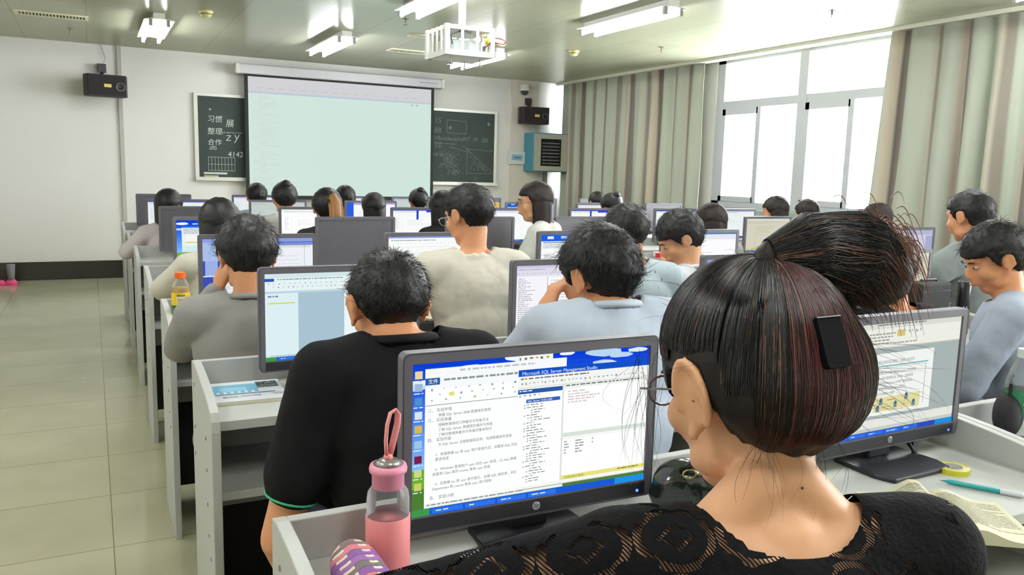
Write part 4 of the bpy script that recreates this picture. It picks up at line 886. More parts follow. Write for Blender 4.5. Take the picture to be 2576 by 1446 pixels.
def tee(c): return c
pat = bpy.data.materials.new('speckled_pale_shirt'); pat.use_nodes = True; nt = pat.node_tree; b_ = nt.nodes['Principled BSDF']; tc = nt.nodes.new('ShaderNodeTexCoord'); vo = nt.nodes.new('ShaderNodeTexVoronoi'); vo.inputs['Scale'].default_value = 22
mp_ = nt.nodes.new('ShaderNodeMapping'); mp_.inputs['Rotation'].default_value = (0, .6, 0); mp_.inputs['Scale'].default_value = (2.2, 1, .8); nt.links.new(tc.outputs['Object'], mp_.inputs[0]); nt.links.new(mp_.outputs[0], vo.inputs['Vector'])
cr_ = nt.nodes.new('ShaderNodeValToRGB'); cr_.color_ramp.elements[0].color = (*hx('5a646c'), 1); cr_.color_ramp.elements[0].position = .1; cr_.color_ramp.elements[1].color = (*hx('A9B7BE'), 1); cr_.color_ramp.elements[1].position = .16
nt.links.new(vo.outputs['Distance'], cr_.inputs[0]); nt.links.new(cr_.outputs[0], b_.inputs['Base Color']); b_.inputs['Roughness'].default_value = .85

# ---- row 2
P1 = person('person in a black short-sleeved polo with green cuff piping, cropped hair, head bowed', (.56, 1.66, 1.105), yaw=.02, pitch=.35, up=.065, sk=skin, shirt='#0E0E10', hair='crop', vox=.007, fuzz=2200, seed=3, sw=.165, build=1.05, neck=-.02, collar='#121215', cuff='#35A87C', arms={'L': ((-.255, .06, .66), (-.20, .17, .50))}, disp=.008)
P2 = person('person in a pale blue collared shirt leaning cheek on one hand', (1.14, 1.72, 1.14), yaw=-.05, hyaw=.25, pitch=.35, sk=skin, shirt='#B7C2D0', up=.06, hair='bowl', vox=.0065, fuzz=2600, seed=5, sw=.175, build=1.08, collar='#BFC9D6', sleeve='half', arms={'L': ((-.24, .22, .84), (-.125, .20, 1.03), {'sleeve': 'short', 'curl': .8, 'pn': (1, .0, .2), 'dir': (.25, .02, .6)})}, disp=.014)
P3 = person('person in a black round-neck top, face hidden by the big hair bun', (2.26, 1.77, 1.12), yaw=.0, hyaw=.2, pitch=.25, sk=skin_d, shirt='#161616', hair='short', vox=.008, fuzz=900, seed=8, build=1.05)
P4 = person('person in a pale blue shirt seen in profile at the picture edge, looking down', (2.84, 1.76, 1.14), yaw=.5, hyaw=1.0, pitch=.45, sk=skin, shirt='#A6B0BF', hair='bowl', vox=.007, fuzz=1800, seed=9, face=True, build=1.05, sleeve='long', sw=.17, disp=.016)
# ---- row 3
P5 = person('person in a heather grey sweatshirt propping chin on a fist', (.44, 2.72, 1.105), yaw=-.05, hyaw=-.0, pitch=.4, sk=skin, shirt='#8E8B88', hair='bowl', vox=.008, fuzz=1600, seed=11, build=1.05, shoes='#16435F', sleeve='long', collar='#8E8B88', arms={'L': ((-.2, .26, .80), (-.085, .24, .985), {'fist': True, 'curl': .9, 'pn': (.8, .3, 0), 'dir': (.2, -.1, .6)})}, disp=.012)
P6 = person('person in a cream long-sleeved tee and glasses, sitting tallest beside the popup screen', (1.32, 2.94, 1.225), yaw=-.05, hyaw=.45, pitch=.3, sk=skin, shirt='#CBC6B8', up=-.02, hair='short', vox=.008, fuzz=1300, seed=12, sleeve='long', sw=.18, build=1.05, arms={'L': ((-.29, .16, .86), (-.2, .42, .84))}, disp=.018)
glasses(P6[0], Matrix.Identity(4) @ P6[1], mat('steel_glasses', '#c8ccd0', .2, metal=.8))
P7 = person('person in a pale speckled shirt behind the blue-shirted one', (1.98, 2.8, 1.16), yaw=-.2, hyaw=.1, pitch=.3, shirt='#C6D2D6', shirtmat=pat, hair='short', vox=.009, fuzz=900, seed=14, build=1.08, sleeve='half')
P8 = person('person in a white collared shirt bending over in profile', (2.37, 2.92, 1.12), yaw=.4, hyaw=1.15, pitch=.55, sk=skin_l, shirt='#C4C6C9', hair='bowl', vox=.008, fuzz=1200, seed=15, face=True, collar='#CDCED2', hb=.2, sleeve='long')
P9 = person('person in a grey tee stretching an arm out across the desk', (3.67, 2.42, 1.25), yaw=.1, hyaw=.05, pitch=.25, shirt='#7E8586', hair='short', vox=.009, fuzz=700, seed=16, sw=.18, build=1.1, arms={'L': ((-.36, .14, .96), (-.55, .34, .84))})
# ---- row 4
P10 = person('person with long black hair in a cream jumper before the green-hill wallpaper', (.52, 3.95, 1.12), yaw=.0, pitch=.35, sk=skin_l, shirt='#C2BEAF', hair='long', male=False, sw=.15, vox=.010, seed=17, build=.95, sleeve='long', hb=.18, arms={'L': ((-.25, .16, .84), (-.1, .40, .84))})
P11 = person('person with long straight hair and glasses in profile, wearing a pale long-sleeved top', (2.37, 4.3, 1.225), yaw=.75, hyaw=1.2, pitch=.12, sk=skin_l, shirt='#C9CBC2', hair='long', hk=hairb, male=False, sw=.15, vox=.009, seed=18, face=True, sleeve='long', build=.9)
glasses(P11[0], P11[1], mat('red_glasses', '#7a3a38', .3))
P12 = person('person with long dark hair falling forward, behind the boy in white', (3.57, 4.1, 1.11), yaw=.1, hyaw=.4, pitch=.4, shirt='#8F8B88', hair='long', male=False, sw=.15, vox=.013, seed=19, hk=hairb)
P13 = person('person with brown hair above the pale lilac screen', (4.95, 3.95, 1.13), yaw=.1, shirt='#77757a', hair='mid', male=False, sw=.15, vox=.013, seed=20, hk=hairb)
# ---- row 5
P14 = person('person with brown ponytail and dark top, seen from behind', (1.29, 5.0, 1.15), yaw=.0, hyaw=-.1, pitch=.2, sk=skin_l, shirt='#2E2C2A', hair='tail', male=False, sw=.15, vox=.010, seed=21, build=.92)
P15 = person('person with a long black curtain of hair, between the white screens', (2.14, 5.2, 1.14), shirt='#222224', hair='long', male=False, sw=.14, vox=.013, seed=22, build=.9)
P16 = person('person with rounded dark hair in front of the window frame', (5.03, 5.0, 1.14), yaw=.2, hyaw=.5, shirt='#6f6a6c', hair='mid', male=False, sw=.15, vox=.013, seed=23, hk=hairb)
P17 = person('person with smooth brown hair next to the centre window post', (5.52, 5.12, 1.115), yaw=.1, shirt='#8a8486', hair='mid', male=False, sw=.15, vox=.013, seed=24, hk=hairb)
# ---- row 6
P18 = person('person in a pale pink blouse resting an arm on the aisle-end desk', (.47, 6.1, 1.10), yaw=-.15, hyaw=-.2, pitch=.3, sk=skin_l, shirt='#C6BEBE', hair='mid', male=False, sw=.145, vox=.010, seed=25, sleeve='long', build=.9, arms={'L': ((-.27, .08, .80), (-.16, .30, .83))})
P19 = person('person with wavy tied hair and a white top, under the projection screen', (1.27, 6.15, 1.16), yaw=0, sk=skin_l, shirt='#CFCFCB', hair='bun', male=False, sw=.15, vox=.013, seed=26)
P20 = person('person with long black hair before the blue side panel', (1.97, 6.2, 1.09), yaw=0, shirt='#3a3a40', hair='long', male=False, sw=.145, vox=.013, seed=27, build=.9)
P21 = person('person with a shiny clip in dark hair, before the striped curtain', (4.14, 6.1, 1.115), yaw=.1, hyaw=.3, sk=skin_l, shirt='#8b8a8c', hair='bun', male=False, sw=.145, vox=.013, seed=28)
# ---- row 7
P22 = person('person with round black hair below the lower corner of the projection screen', (1.27, 7.3, 1.13), shirt='#9CA6AC', hair='short', male=True, vox=.014, seed=29)
P23 = person('person with black bob hair centred under the projection screen', (2.05, 7.3, 1.12), shirt='#2c2c30', hair='mid', male=False, vox=.014, seed=30)
P24 = person('person with a spiky little topknot below the black screen edge', (2.76, 7.3, 1.10), shirt='#77777a', hair='bun', male=False, vox=.014, seed=31, build=.9)
P25 = person('person with short dark hair, half hidden behind the clip-haired one', (4.84, 7.4, 1.10), shirt='#5c5a5c', hair='short', vox=.014, seed=32)
# ponytail of P14: brown hair
t, HM, base, R3 = P14
ho = [c for c in t.children if c.name.startswith('hair')][0]
tail = mat('brown_ponytail', '#8A5F38', .45, var=.3, vscale=30)
mb = MB(); mb.tube([HM @ Vector(p) for p in ((.0, -.085, .05), (.02, -.13, .05), (.03, -.145, .0), (.035, -.14, -.08), (.03, -.13, -.16), (.02, -.12, -.22))], [.02, .032, .04, .04, .03, .008], 14, flat=.7).build('ponytail', tail, ho, smooth=True)
rnd = random.Random(4); PP = []
for i in range(260):
    a = rnd.uniform(0, 2 * PI); rr = rnd.uniform(.8, 1.08); o_ = Vector((math.cos(a), math.sin(a), 0)) * rr
    PP.append([HM @ (Vector(p) + Vector((o_.x * k, o_.y * k * .7, 0))) for p, k in (((.0, -.085, .05), .018), ((.02, -.13, .045), .032), ((.03, -.145, .0), .04), ((.035, -.14, -.08), .04), ((.03, -.13, -.16), .03), ((.02, -.12, -.23), .012))])
strands('ponytail_strands', PP, [.0009] * len(PP), mat('light_brown_strand', '#B98A55', .4), ho)
# hair clip of P21 and green cuff of P1
t, HM, _, _ = P21; MB().tube([HM @ Vector(p) for p in ((.02, -.10, .075), (.05, -.095, .07), (.07, -.08, .05), (.06, -.09, .03), (.03, -.11, .04))], .009, 6).build('hair_clip', mat('pearl_clip', '#D8D2D4', .2, metal=.3), t, smooth=True)
# ================================================================ THE PERSON IN BLACK LACE, seated at the first row
def lace_mat():
    m = bpy.data.materials.new('black_lace'); m.use_nodes = True; nt = m.node_tree; b = nt.nodes['Principled BSDF']; N = nt.nodes; L = nt.links
    b.inputs['Base Color'].default_value = (*hx('0A0A0C'), 1); b.inputs['Roughness'].default_value = .9; b.inputs['Specular IOR Level'].default_value = .12
    tc = N.new('ShaderNodeTexCoord'); sp = N.new('ShaderNodeSeparateXYZ'); L.new(tc.outputs['Object'], sp.inputs[0])
    def M(op, a, b_=None, c=None):
        n = N.new('ShaderNodeMath'); n.operation = op
        for i, v in enumerate((a, b_, c)):
            if v is None: continue
            if isinstance(v, (int, float)): n.inputs[i].default_value = v
            else: L.new(v, n.inputs[i])
        return n.outputs[0]
    nz = N.new('ShaderNodeTexNoise'); nz.inputs['Scale'].default_value = 14; L.new(tc.outputs['Object'], nz.inputs['Vector'])
    wob = M('MULTIPLY', M('SUBTRACT', nz.outputs['Fac'], .5), .02)
    px = M('DIVIDE', M('ADD', sp.outputs[0], wob), .082); v = M('ADD', M('ADD', sp.outputs[2], wob), M('MULTIPLY', sp.outputs[1], .8)); py = M('DIVIDE', v, .082)
    qx = M('ABSOLUTE', M('SUBTRACT', M('FRACT', px), .5)); qy = M('ABSOLUTE', M('SUBTRACT', M('FRACT', py), .5))
    r = M('SQRT', M('ADD', M('MULTIPLY', qx, qx), M('MULTIPLY', qy, qy)))
    dia = M('LESS_THAN', M('ABSOLUTE', M('SUBTRACT', M('ADD', qx, qy), .19)), .035)
    arc = M('MULTIPLY', M('LESS_THAN', M('ABSOLUTE', M('SUBTRACT', r, .44)), .055), M('GREATER_THAN', M('ABSOLUTE', M('SUBTRACT', qx, qy)), .13))
    qx2 = M('SUBTRACT', .5, qx); qy2 = M('SUBTRACT', .5, qy); r2 = M('SQRT', M('ADD', M('MULTIPLY', qx2, qx2), M('MULTIPLY', qy2, qy2)))
    arc2 = M('MULTIPLY', M('LESS_THAN', M('ABSOLUTE', M('SUBTRACT', r2, .3)), .03), M('LESS_THAN', M('ABSOLUTE', M('SUBTRACT', qx2, qy2)), .16))
    thr = M('GREATER_THAN', M('SINE', M('MULTIPLY', M('ADD', px, M('MULTIPLY', py, .6)), 130)), -.5)
    n2 = N.new('ShaderNodeTexNoise'); n2.inputs['Scale'].default_value = 9; L.new(tc.outputs['Object'], n2.inputs['Vector']); keep = M('GREATER_THAN', n2.outputs['Fac'], .42)
    hole = M('MULTIPLY', M('MULTIPLY', M('MAXIMUM', M('MAXIMUM', dia, arc), arc2), thr), keep)
    tr = N.new('ShaderNodeBsdfTransparent'); ms = N.new('ShaderNodeMixShader'); L.new(hole, ms.inputs[0]); L.new(b.outputs[0], ms.inputs[1]); L.new(tr.outputs[0], ms.inputs[2])
    L.new(ms.outputs[0], N['Material Output'].inputs[0])
    n3 = N.new('ShaderNodeTexNoise'); n3.inputs['Scale'].default_value = 160; L.new(tc.outputs['Object'], n3.inputs['Vector']); bp = N.new('ShaderNodeBump'); bp.inputs['Strength'].default_value = .5; bp.inputs['Distance'].default_value = .004
    L.new(n3.outputs['Fac'], bp.inputs['Height']); L.new(bp.outputs[0], b.inputs['Normal'])
    return m
LACE = lace_mat()
WH = Vector((.624, .642, 1.176)); WY = -.30; hbw = .17
wb = Vector((WH.x, WH.y, 0)) - Matrix.Rotation(WY, 3, 'Z') @ Vector((0, hbw, 0)); winv = (Matrix.Translation(wb) @ Matrix.Rotation(WY, 4, 'Z')).inverted()
def WL(x, y, z): return tuple(winv @ Vector((x, y, z)))
PW = person('person in a black lace top with hair tied in a big reddish bun', WH, yaw=WY, hyaw=.02, pitch=.30, roll=0, sk=skin_l, shirt='#111111', shirtmat=LACE, sleeve='long', hair='none', hb=hbw, sw=.165, vox=.0048, male=False, neck=-.015, sdrop=-.022, gap=.009, cut=.083, er=1.25, build=1.0,
            arms={'L': (WL(.26, .84, .885), WL(.50, .93, .825)), 'R': (WL(.93, .72, .83), WL(.98, .96, .83))}, disp=.006, trousers='#1d1d22', legs=True)
freeze(BODIES); BODIES.clear()
t, HM, base, R3 = PW
for c in list(t.children):
    if c.name.startswith('hair'): 
        for g in list(c.children): bpy.data.objects.remove(g)
        bpy.data.objects.remove(c)
ELL = [(Vector((0, -.016, .034)), Vector((.089, .108, .106))), (Vector((.006, -.052, .010)), Vector((.089, .074, .084)))]
C0 = Vector((0, -.025, .02))
def rad(d):
    best = 0
    for c, r in ELL:
        o = C0 - c; a = sum((d[i] / r[i]) ** 2 for i in range(3)); b_ = 2 * sum(d[i] * o[i] / r[i] ** 2 for i in range(3)); cc = sum((o[i] / r[i]) ** 2 for i in range(3)) - 1
        D = b_ * b_ - 4 * a * cc
        if D > 0: best = max(best, (-b_ + math.sqrt(D)) / (2 * a))
    return best
def surf(d, off=0.0): return C0 + d * (rad(d) + off)
nu, nv = 120, 80; V = []; F = []
for j in range(nv + 1):
    ph = PI * j / nv
    for i in range(nu):
        a = 2 * PI * i / nu; d = Vector((math.sin(ph) * math.cos(a), math.sin(ph) * math.sin(a), math.cos(ph)))
        n = noise.noise(Vector((d.x * 5, d.y * 5, d.z * 2))) * .004; p = surf(d, n)
        y = p.y; line = -.2 if y < -.045 else (-.2 + (.026 + .2) * min(1, (y + .045) / .02) if y < -.025 else (.026 - .03 * min(1, max(0, (y - .03) / .012)) if y < .06 else -.004 + .05 * min(1, (y - .06) / .03)))
        t_ = max(0, min(1, (line - p.z) / .01 + .5)); inn = Vector((d.x * .062, d.y * .072, d.z * .07)) + Vector((0, -.01, .01))
        V.append(HM @ p.lerp(inn, t_))
for j in range(nv):
    for i in range(nu): F.append((j * nu + i, (j + 1) * nu + i, (j + 1) * nu + (i + 1) % nu, j * nu + (i + 1) % nu))
wh = MB().add(V, F).build('hair', mat('woman_hair_base', '#0B0809', .5, .3), t, smooth=True)
KN = Vector((.0, -.058, .138))       # the elastic, in head space
bun_c = [(Vector((.0, -.06, .132)), .018), (Vector((.042, -.078, .136)), .036), (Vector((.084, -.09, .124)), .046), (Vector((.112, -.095, .104)), .038)]
bb = MB()
for (p, r), (q, r2) in zip(bun_c, bun_c[1:]): bb.cap(HM @ p, HM @ q, r, r2, 18)
bo = remesh(bb.build('hair_bun', mat('bun_hair', '#130C0B', .5, .3), wh, smooth=True), .005, 6, .01, clouds2)
MB().tube([HM @ (KN + Vector((.008, -.006, -.006)) + Vector((.009 * math.sin(a), .017 * math.cos(a), .014 * math.sin(a)))) for a in [2 * PI * i / 16 for i in range(16)]], .006, 8, closed=True).build('hair_elastic', mat('elastic_black', '#0c0c10', .8), wh, smooth=True)
freeze([bo])
rnd = random.Random(77)
def slerp(a, b, t):
    dt = max(-1, min(1, a.dot(b))); th = math.acos(dt)
    return a if th < 1e-4 else (a * math.sin((1 - t) * th) + b * math.sin(t * th)) / math.sin(th)
kd = (KN - C0).normalized()
sets = {'black': ([], []), 'red': ([], []), 'brown': ([], [])}
def add(k, pts, r): sets[k][0].append([HM @ p for p in pts]); sets[k][1].append(r)
for i in range(5200):       # swept up from the hairline to the elastic
    a = rnd.uniform(-1.05 * PI, .05 * PI)          # around from behind the left ear over the forehead to the right
    a = rnd.uniform(.0, PI) if rnd.random() < .75 else rnd.uniform(PI, 1.25 * PI)
    p = Vector((.084 * math.cos(a), -.014 + .1 * math.sin(a), .03 + .03 * max(0, math.sin(a)) + rnd.uniform(-.004, .02) - (.03 if a > PI * 1.12 else 0) + (.014 if abs(a - PI) < .35 else 0)))
    d0 = (p - C0).normalized(); off = rnd.uniform(.0, .0045); w1 = rnd.gauss(0, .02); pts = []
    st = rnd.uniform(0, .35) if rnd.random() < .5 else 0
    for k in range(13):
        u = st + (1 - st) * k / 12; d = slerp(d0, kd, u); d = (d + Vector((w1, w1 * .5, 0)) * math.sin(u * PI)).normalized()
        e = off * max(0, math.sin(u * PI)) ** .5 + .001; q = surf(d, e)
        if u > .9: q = q.lerp(KN + (q - surf(kd)) * .4, (u - .9) * 8)
        pts.append(q)
    add('brown' if rnd.random() < .04 else 'black', pts, rnd.uniform(.00035, .0007))
for i in range(4200):       # falling from the elastic over the back, rolled under at the nape
    a = rnd.uniform(-1.25, 1.25); s_, c_ = math.sin(a), math.cos(a)
    low = Vector((.072 * s_ + .006, -.05 - .055 * c_, -.065 + rnd.uniform(-.01, .035))); d0 = (low - C0).normalized(); off = rnd.uniform(0, .007); w1 = rnd.gauss(0, .035); pts = []
    for k in range(15):
        u = k / 14; d = slerp(kd, d0, u); d = (d + Vector((w1, 0, 0)) * math.sin(u * PI)).normalized(); q = surf(d, .0015 + off * max(0, math.sin(u * PI)) ** .6)
        if u < .1: q = q.lerp(KN, 1 - u * 10)
        pts.append(q)
    red = abs(a + .25) < .55 and rnd.random() < .5
    add('red' if red else ('brown' if rnd.random() < .06 else 'black'), pts, rnd.uniform(.0004, .0008))
for i in range(2600):       # the bun: looped tail lying to the side
    th = rnd.uniform(0, 2 * PI); lift = rnd.uniform(.97, 1.10); pts = []; tw = rnd.gauss(0, .5); ln_ = rnd.uniform(.75, 1.03)
    for k in range(12):
        u = k / 11 * 3 * ln_; j = min(2, int(u)); f = u - j; c = bun_c[j][0].lerp(bun_c[j + 1][0], min(f, 1.35)); r = bun_c[j][1] + (bun_c[j + 1][1] - bun_c[j][1]) * min(f, 1)
        ax = (bun_c[j + 1][0] - bun_c[j][0]).normalized(); e1 = ax.cross(Vector((0, 1, 0))).normalized(); e2 = ax.cross(e1)
        a = th + tw * u * .3; q = c + (e1 * math.cos(a) + e2 * math.sin(a)) * r * lift
        if u > 2.6: q += Vector((.01, -.0, -.035)) * (u - 2.6) * 1.2
        pts.append(q)
    add('brown' if rnd.random() < .22 and ln_ > .9 else 'black', pts, rnd.uniform(.0004, .0007))
for i in range(420):        # brown loose ends at the bun tip
    a = rnd.uniform(0, 2 * PI); q0 = Vector((.115, -.09, .135)) + Vector((rnd.gauss(0, .012), rnd.gauss(0, .02), rnd.gauss(0, .018))); pts = []
    v = Vector((.026, -.01, .012 + rnd.uniform(-.03, .02))); g = rnd.uniform(.035, .06)
    for k in range(9): u = k / 8; pts.append(q0 + v * u + Vector((0, 0, -g * u * u)) + Vector((-.02, 0, 0)) * u * u)
    add('brown', pts, rnd.uniform(.0004, .0008))
for i in range(94):        # loose wisps by the temple and at the nape
    if i < 26: q0 = Vector((-.082, .055 + rnd.uniform(-.02, .03), .03 + rnd.uniform(-.02, .03))); v = Vector((-.012 + rnd.gauss(0, .008), .015 + rnd.gauss(0, .015), -rnd.uniform(.05, .13)))
    elif i < 70: q0 = Vector((rnd.uniform(-.06, .05), -.06, -.05)); v = Vector((rnd.gauss(-.01, .012), rnd.gauss(.0, .012), -rnd.uniform(.04, .09)))
    else: q0 = surf(Vector((rnd.uniform(.3, 1), -.8, rnd.uniform(-.7, .3))).normalized()); v = Vector((rnd.uniform(.03, .08), -rnd.uniform(0, .04), -rnd.uniform(0, .06)))
    c1 = Vector((rnd.gauss(0, .012), rnd.gauss(0, .010), rnd.gauss(0, .002)))
    add('black', [q0 + v * (k / 9) + c1 * math.sin(k / 9 * PI) for k in range(10)], rnd.uniform(.00015, .00028))
for i in range(70):         # flyaways on the crown
    d = Vector((rnd.gauss(0, .6), rnd.uniform(-1, .9), rnd.uniform(.3, 1))).normalized(); q0 = surf(d); v = (d * rnd.uniform(.004, .016) + Vector((rnd.gauss(0, .03), rnd.gauss(0, .03), rnd.gauss(0, .01))))
    add('black', [q0 + v * (k / 7) + d * .006 * math.sin(k / 7 * PI) for k in range(8)], .0002)
for k, (mn, c) in {'black': ('strand_near_black', '#0D0A0B'), 'red': ('strand_dyed_red', '#4A1A1C'), 'brown': ('strand_faded_brown', '#734834')}.items():
    strands({'black': 'hair_strands', 'red': 'red_hair_strands', 'brown': 'brown_hair_strands'}[k], sets[k][0], sets[k][1], mat(mn, c, .36, .5), wh)
# clip, glasses, eyes
cl = MB().prism(rrect(-.014, .014, -.03, .02, .004), -.005, .004).build('hair_clip', mat('clip_black', '#040405', .8, .1), wh, M=HM @ Matrix.Translation((-.012, -.130, .042)) @ Matrix.Rotation(-.12, 4, 'Z') @ Matrix.Rotation(-.12, 4, 'X') @ Matrix.Rotation(PI / 2, 4, 'X') @ Matrix.Rotation(PI / 2, 4, 'X') @ Matrix.Rotation(PI, 4, 'X'))
MB().box(-.014, .014, -.0062, -.0052, .018, .0192).build('clip_highlight', silver, cl)  # bright strip painting the highlight line on the clip
for s in (-1, 1):
    MB().ball(HM @ Vector((s * .031, .079, .008)), (.0125, .010, .009), R3, 12, 8).build('eye', eyew, t, smooth=True)
    MB().tube([HM @ Vector((s * x, y, z)) for x, y, z in ((.016, .095, .026), (.03, .094, .031), (.046, .084, .027))], [.002, .0032, .0015], 6).build('eyebrow', browm, t, smooth=True)
MB().tube([HM @ Vector((x, y, -.0515)) for x, y in ((-.019, .096), (-.008, .1035), (0, .1045), (.008, .1035), (.019, .096))], [.001, .003, .0035, .003, .001], 6).build('lips', lipm, t, smooth=True)
glasses(t, HM, mat('amber_glasses', '#5a3c38', .15, .8))
MB().ball(HM @ Vector((-.02, -.075, -.1)), (.0015, .0015, .0015)).build('mole', mat('mole_brown', '#3a2418', .6), t)
# ================================================================ PROPS
RX = lambda a: Matrix.Rotation(a, 4, 'X'); RZ = lambda a: Matrix.Rotation(a, 4, 'Z'); TR = lambda *v: Matrix.Translation(v)
# small shop-bought bottles ------------------------------------------------
clearp = bpy.data.materials.new('clear_plastic'); clearp.use_nodes = True; nt = clearp.node_tree; nt.nodes.clear()
tr = nt.nodes.new('ShaderNodeBsdfTransparent'); tr.inputs[0].default_value = (.93, .95, .95, 1); gl = nt.nodes.new('ShaderNodeBsdfPrincipled'); gl.inputs['Base Color'].default_value = (.75, .78, .8, 1); gl.inputs['Roughness'].default_value = .08
fz = nt.nodes.new('ShaderNodeFresnel'); fz.inputs[0].default_value = 1.5; ad = nt.nodes.new('ShaderNodeMath'); ad.operation = 'ADD'; ad.inputs[1].default_value = .1; nt.links.new(fz.outputs[0], ad.inputs[0])
mx_ = nt.nodes.new('ShaderNodeMixShader'); oo = nt.nodes.new('ShaderNodeOutputMaterial'); nt.links.new(ad.outputs[0], mx_.inputs[0]); nt.links.new(tr.outputs[0], mx_.inputs[1]); nt.links.new(gl.outputs[0], mx_.inputs[2]); nt.links.new(mx_.outputs[0], oo.inputs[0])
def cyl_patch(mb, r, a0, a1, z0, z1, col, n=8):     # a printed patch wrapped on a cylinder
    for i in range(n):
        a, b = a0 + (a1 - a0) * i / n, a0 + (a1 - a0) * (i + 1) / n
        mb.quad((r * math.cos(a), r * math.sin(a), z0), (r * math.cos(b), r * math.sin(b), z0), (r * math.cos(b), r * math.sin(b), z1), (r * math.cos(a), r * math.sin(a), z1), hx(col))
def cyl_disc(mb, r, a, z, s, col, n=14, sy=1.0):
    P = [(r * math.cos(a + s / r * math.cos(q * 2 * PI / n)), r * math.sin(a + s / r * math.cos(q * 2 * PI / n)), z + s * sy * math.sin(q * 2 * PI / n)) for q in range(n)]
    mb.add(P, [tuple(range(n))], hx(col))
def cyl_text(mb, r, s, a, z, h, col):
    v, f = text_polys(s); w_ = max(p[0] for p in v); mb.add([(r * math.cos(a + (x - w_ / 2) * h / r), r * math.sin(a + (x - w_ / 2) * h / r), z + y * h) for x, y in v], f, hx(col))
# orange juice
t = thing('juice_bottle', (.287, 3.30, SURF), 'orange juice bottle with orange cap standing at the aisle corner of a desk', 'bottle')
MB().lathe([(.028, 0), (.033, .005), (.033, .055), (.0325, .1), (.033, .13), (.031, .155), (.02, .178), (.0165, .185), (.0165, .195)], 28).build('bottle_body', clearp, t, smooth=True)
MB().lathe([(.030, .002), (.0315, .006), (.0315, .128), (.030, .15)], 28).build('juice', mat('orange_juice', '#E2B616', .3), t, smooth=True)
MB().lathe([(.0195, 0), (.0195, .02), (.017, .022)], 28, M=TR(0, 0, .186)).build('cap', mat('orange_cap', '#E2601A', .4), t, smooth=False)
lb = MB(); va = math.radians(-90) - .08
cyl_patch(lb, .0335, 0, 2 * PI, .012, .078, '3F7A2C', 32); cyl_patch(lb, .0335, 0, 2 * PI, .078, .132, 'EBC81E', 32); cyl_patch(lb, .0337, 0, 2 * PI, .074, .084, '2E4A34', 32)
for x, z, s, c in ((-.4, .055, .014, '6FAE34'), (.35, .052, .014, 'E09A2C'), (.1, .062, .01, '8CC040'), (.6, .03, .014, 'E0862A'), (-.15, .03, .015, 'D97A1A'), (-.9, .04, .015, 'E6A030'), (1.0, .05, .014, '74A838'), (2, .04, .016, 'E0902A'), (3, .04, .016, '7FB040')): cyl_disc(lb, .0337 + .0001 * s * 100, va + x, z, s, c)
cyl_disc(lb, .0342, va - .15, .03, .012, 'F0A840'); cyl_disc(lb, .0343, va - .15, .03, .0025, 'F6D890')
for k in range(8): a_ = k * PI / 4; lb.add([(.0344 * math.cos(va - .15 + q * math.cos(a_) / .0342), .0344 * math.sin(va - .15 + q * math.cos(a_) / .0342), .03 + q * math.sin(a_) + o_) for q, o_ in ((.002, 0), (.011, -.0006), (.011, .0006))], [(0, 1, 2)], hx('F8DCA0'))
cyl_patch(lb, .0339, va - .45, va + .45, .09, .125, 'EAD9B0'); cyl_patch(lb, .0341, va - .42, va + .42, .118, .126, '3A3420'); cyl_text(lb, .0343, '30%', va, .1, .016, '2F4A2A'); cyl_text(lb, .0343, '混合果汁', va, .092, .006, '4a4a30'); cyl_text(lb, .0343, '农夫果园', va, .1195, .006, 'E8E0C0')
lb.build('label', PRINT, t)
# pink glass bottle
t = thing('pink_bottle', (.383, 1.13, SURF), 'glass water bottle with pink sleeve, pink lid and pink strap loop', 'bottle')
pk = mat('pink_silicone', '#E0878A', .55); pk2 = mat('pink_lid', '#E08FA8', .35)
MB().lathe([(.029, 0), (.0325, .005), (.0325, .118), (.031, .13), (.023, .142), (.021, .148)], 40).build('bottle_body', clearp, t, smooth=True)
MB().lathe([(.0305, .006), (.0305, .088)], 40).build('pink_drink', mat('pink_lining', '#C96B70', .5), t, smooth=True)
MB().lathe([(.0328, .002), (.034, .004), (.034, .093), (.0328, .095)], 40, cap=False).build('sleeve', pk, t, smooth=True)
MB().lathe([(.0235, .138), (.0245, .139), (.0245, .16), (.0285, .163), (.029, .168), (.0275, .173), (.023, .1745)], 40).build('lid', pk2, t, smooth=True)
MB().lathe([(.023, .1745), (.014, .181), (.005, .183)], 32).build('lid_plate', mat('brushed_plate', '#A9A8A4', .25, metal=.7), t, smooth=True)
MB().lathe([(.007, .18), (.007, .187), (.005, .19)], 16).tube([(-.003, 0, .185), (-.004, 0, .21), (-.002, 0, .235), (.004, .003, .252), (.012, .004, .256), (.0165, .004, .248), (.015, .002, .235), (.007, 0, .205), (.002, 0, .187)], .0026, 8, flat=2.0).build('strap', mat('pink_strap', '#DE8E8E', .6), t, smooth=True)
# pencil case
t = thing('pencil_case', (.318, 1.02, SURF), 'soft pencil case printed with wavy pink, purple and cream scales', 'pencil case')
V = []; F = []; n = 20; m = 22; cols = ['8E5E9E', 'C2305E', 'C97C84', '8A7F86', '5F5A58']; FC = []
for j in range(m + 1):
    q = j / m; y = -.11 + .22 * q; e = (1 - abs(2 * q - 1) ** 6) ** .5 if 0 < q < 1 else .15
    for i in range(n): a = 2 * PI * i / n; V.append((.036 * math.cos(a) * e, y, .041 + .04 * math.sin(a) * e))
pc = MB()
sc_m = bpy.data.materials.new('scale_print'); sc_m.use_nodes = True; nt = sc_m.node_tree; N = nt.nodes; tc = N.new('ShaderNodeTexCoord'); sp = N.new('ShaderNodeSeparateXYZ'); nt.links.new(tc.outputs['Object'], sp.inputs[0])
def mth(op, a, b=None):
    n_ = N.new('ShaderNodeMath'); n_.operation = op
    for i, v in enumerate((a, b)):
        if v is None: continue
        if isinstance(v, (int, float)): n_.inputs[i].default_value = v
        else: nt.links.new(v, n_.inputs[i])
    return n_.outputs[0]
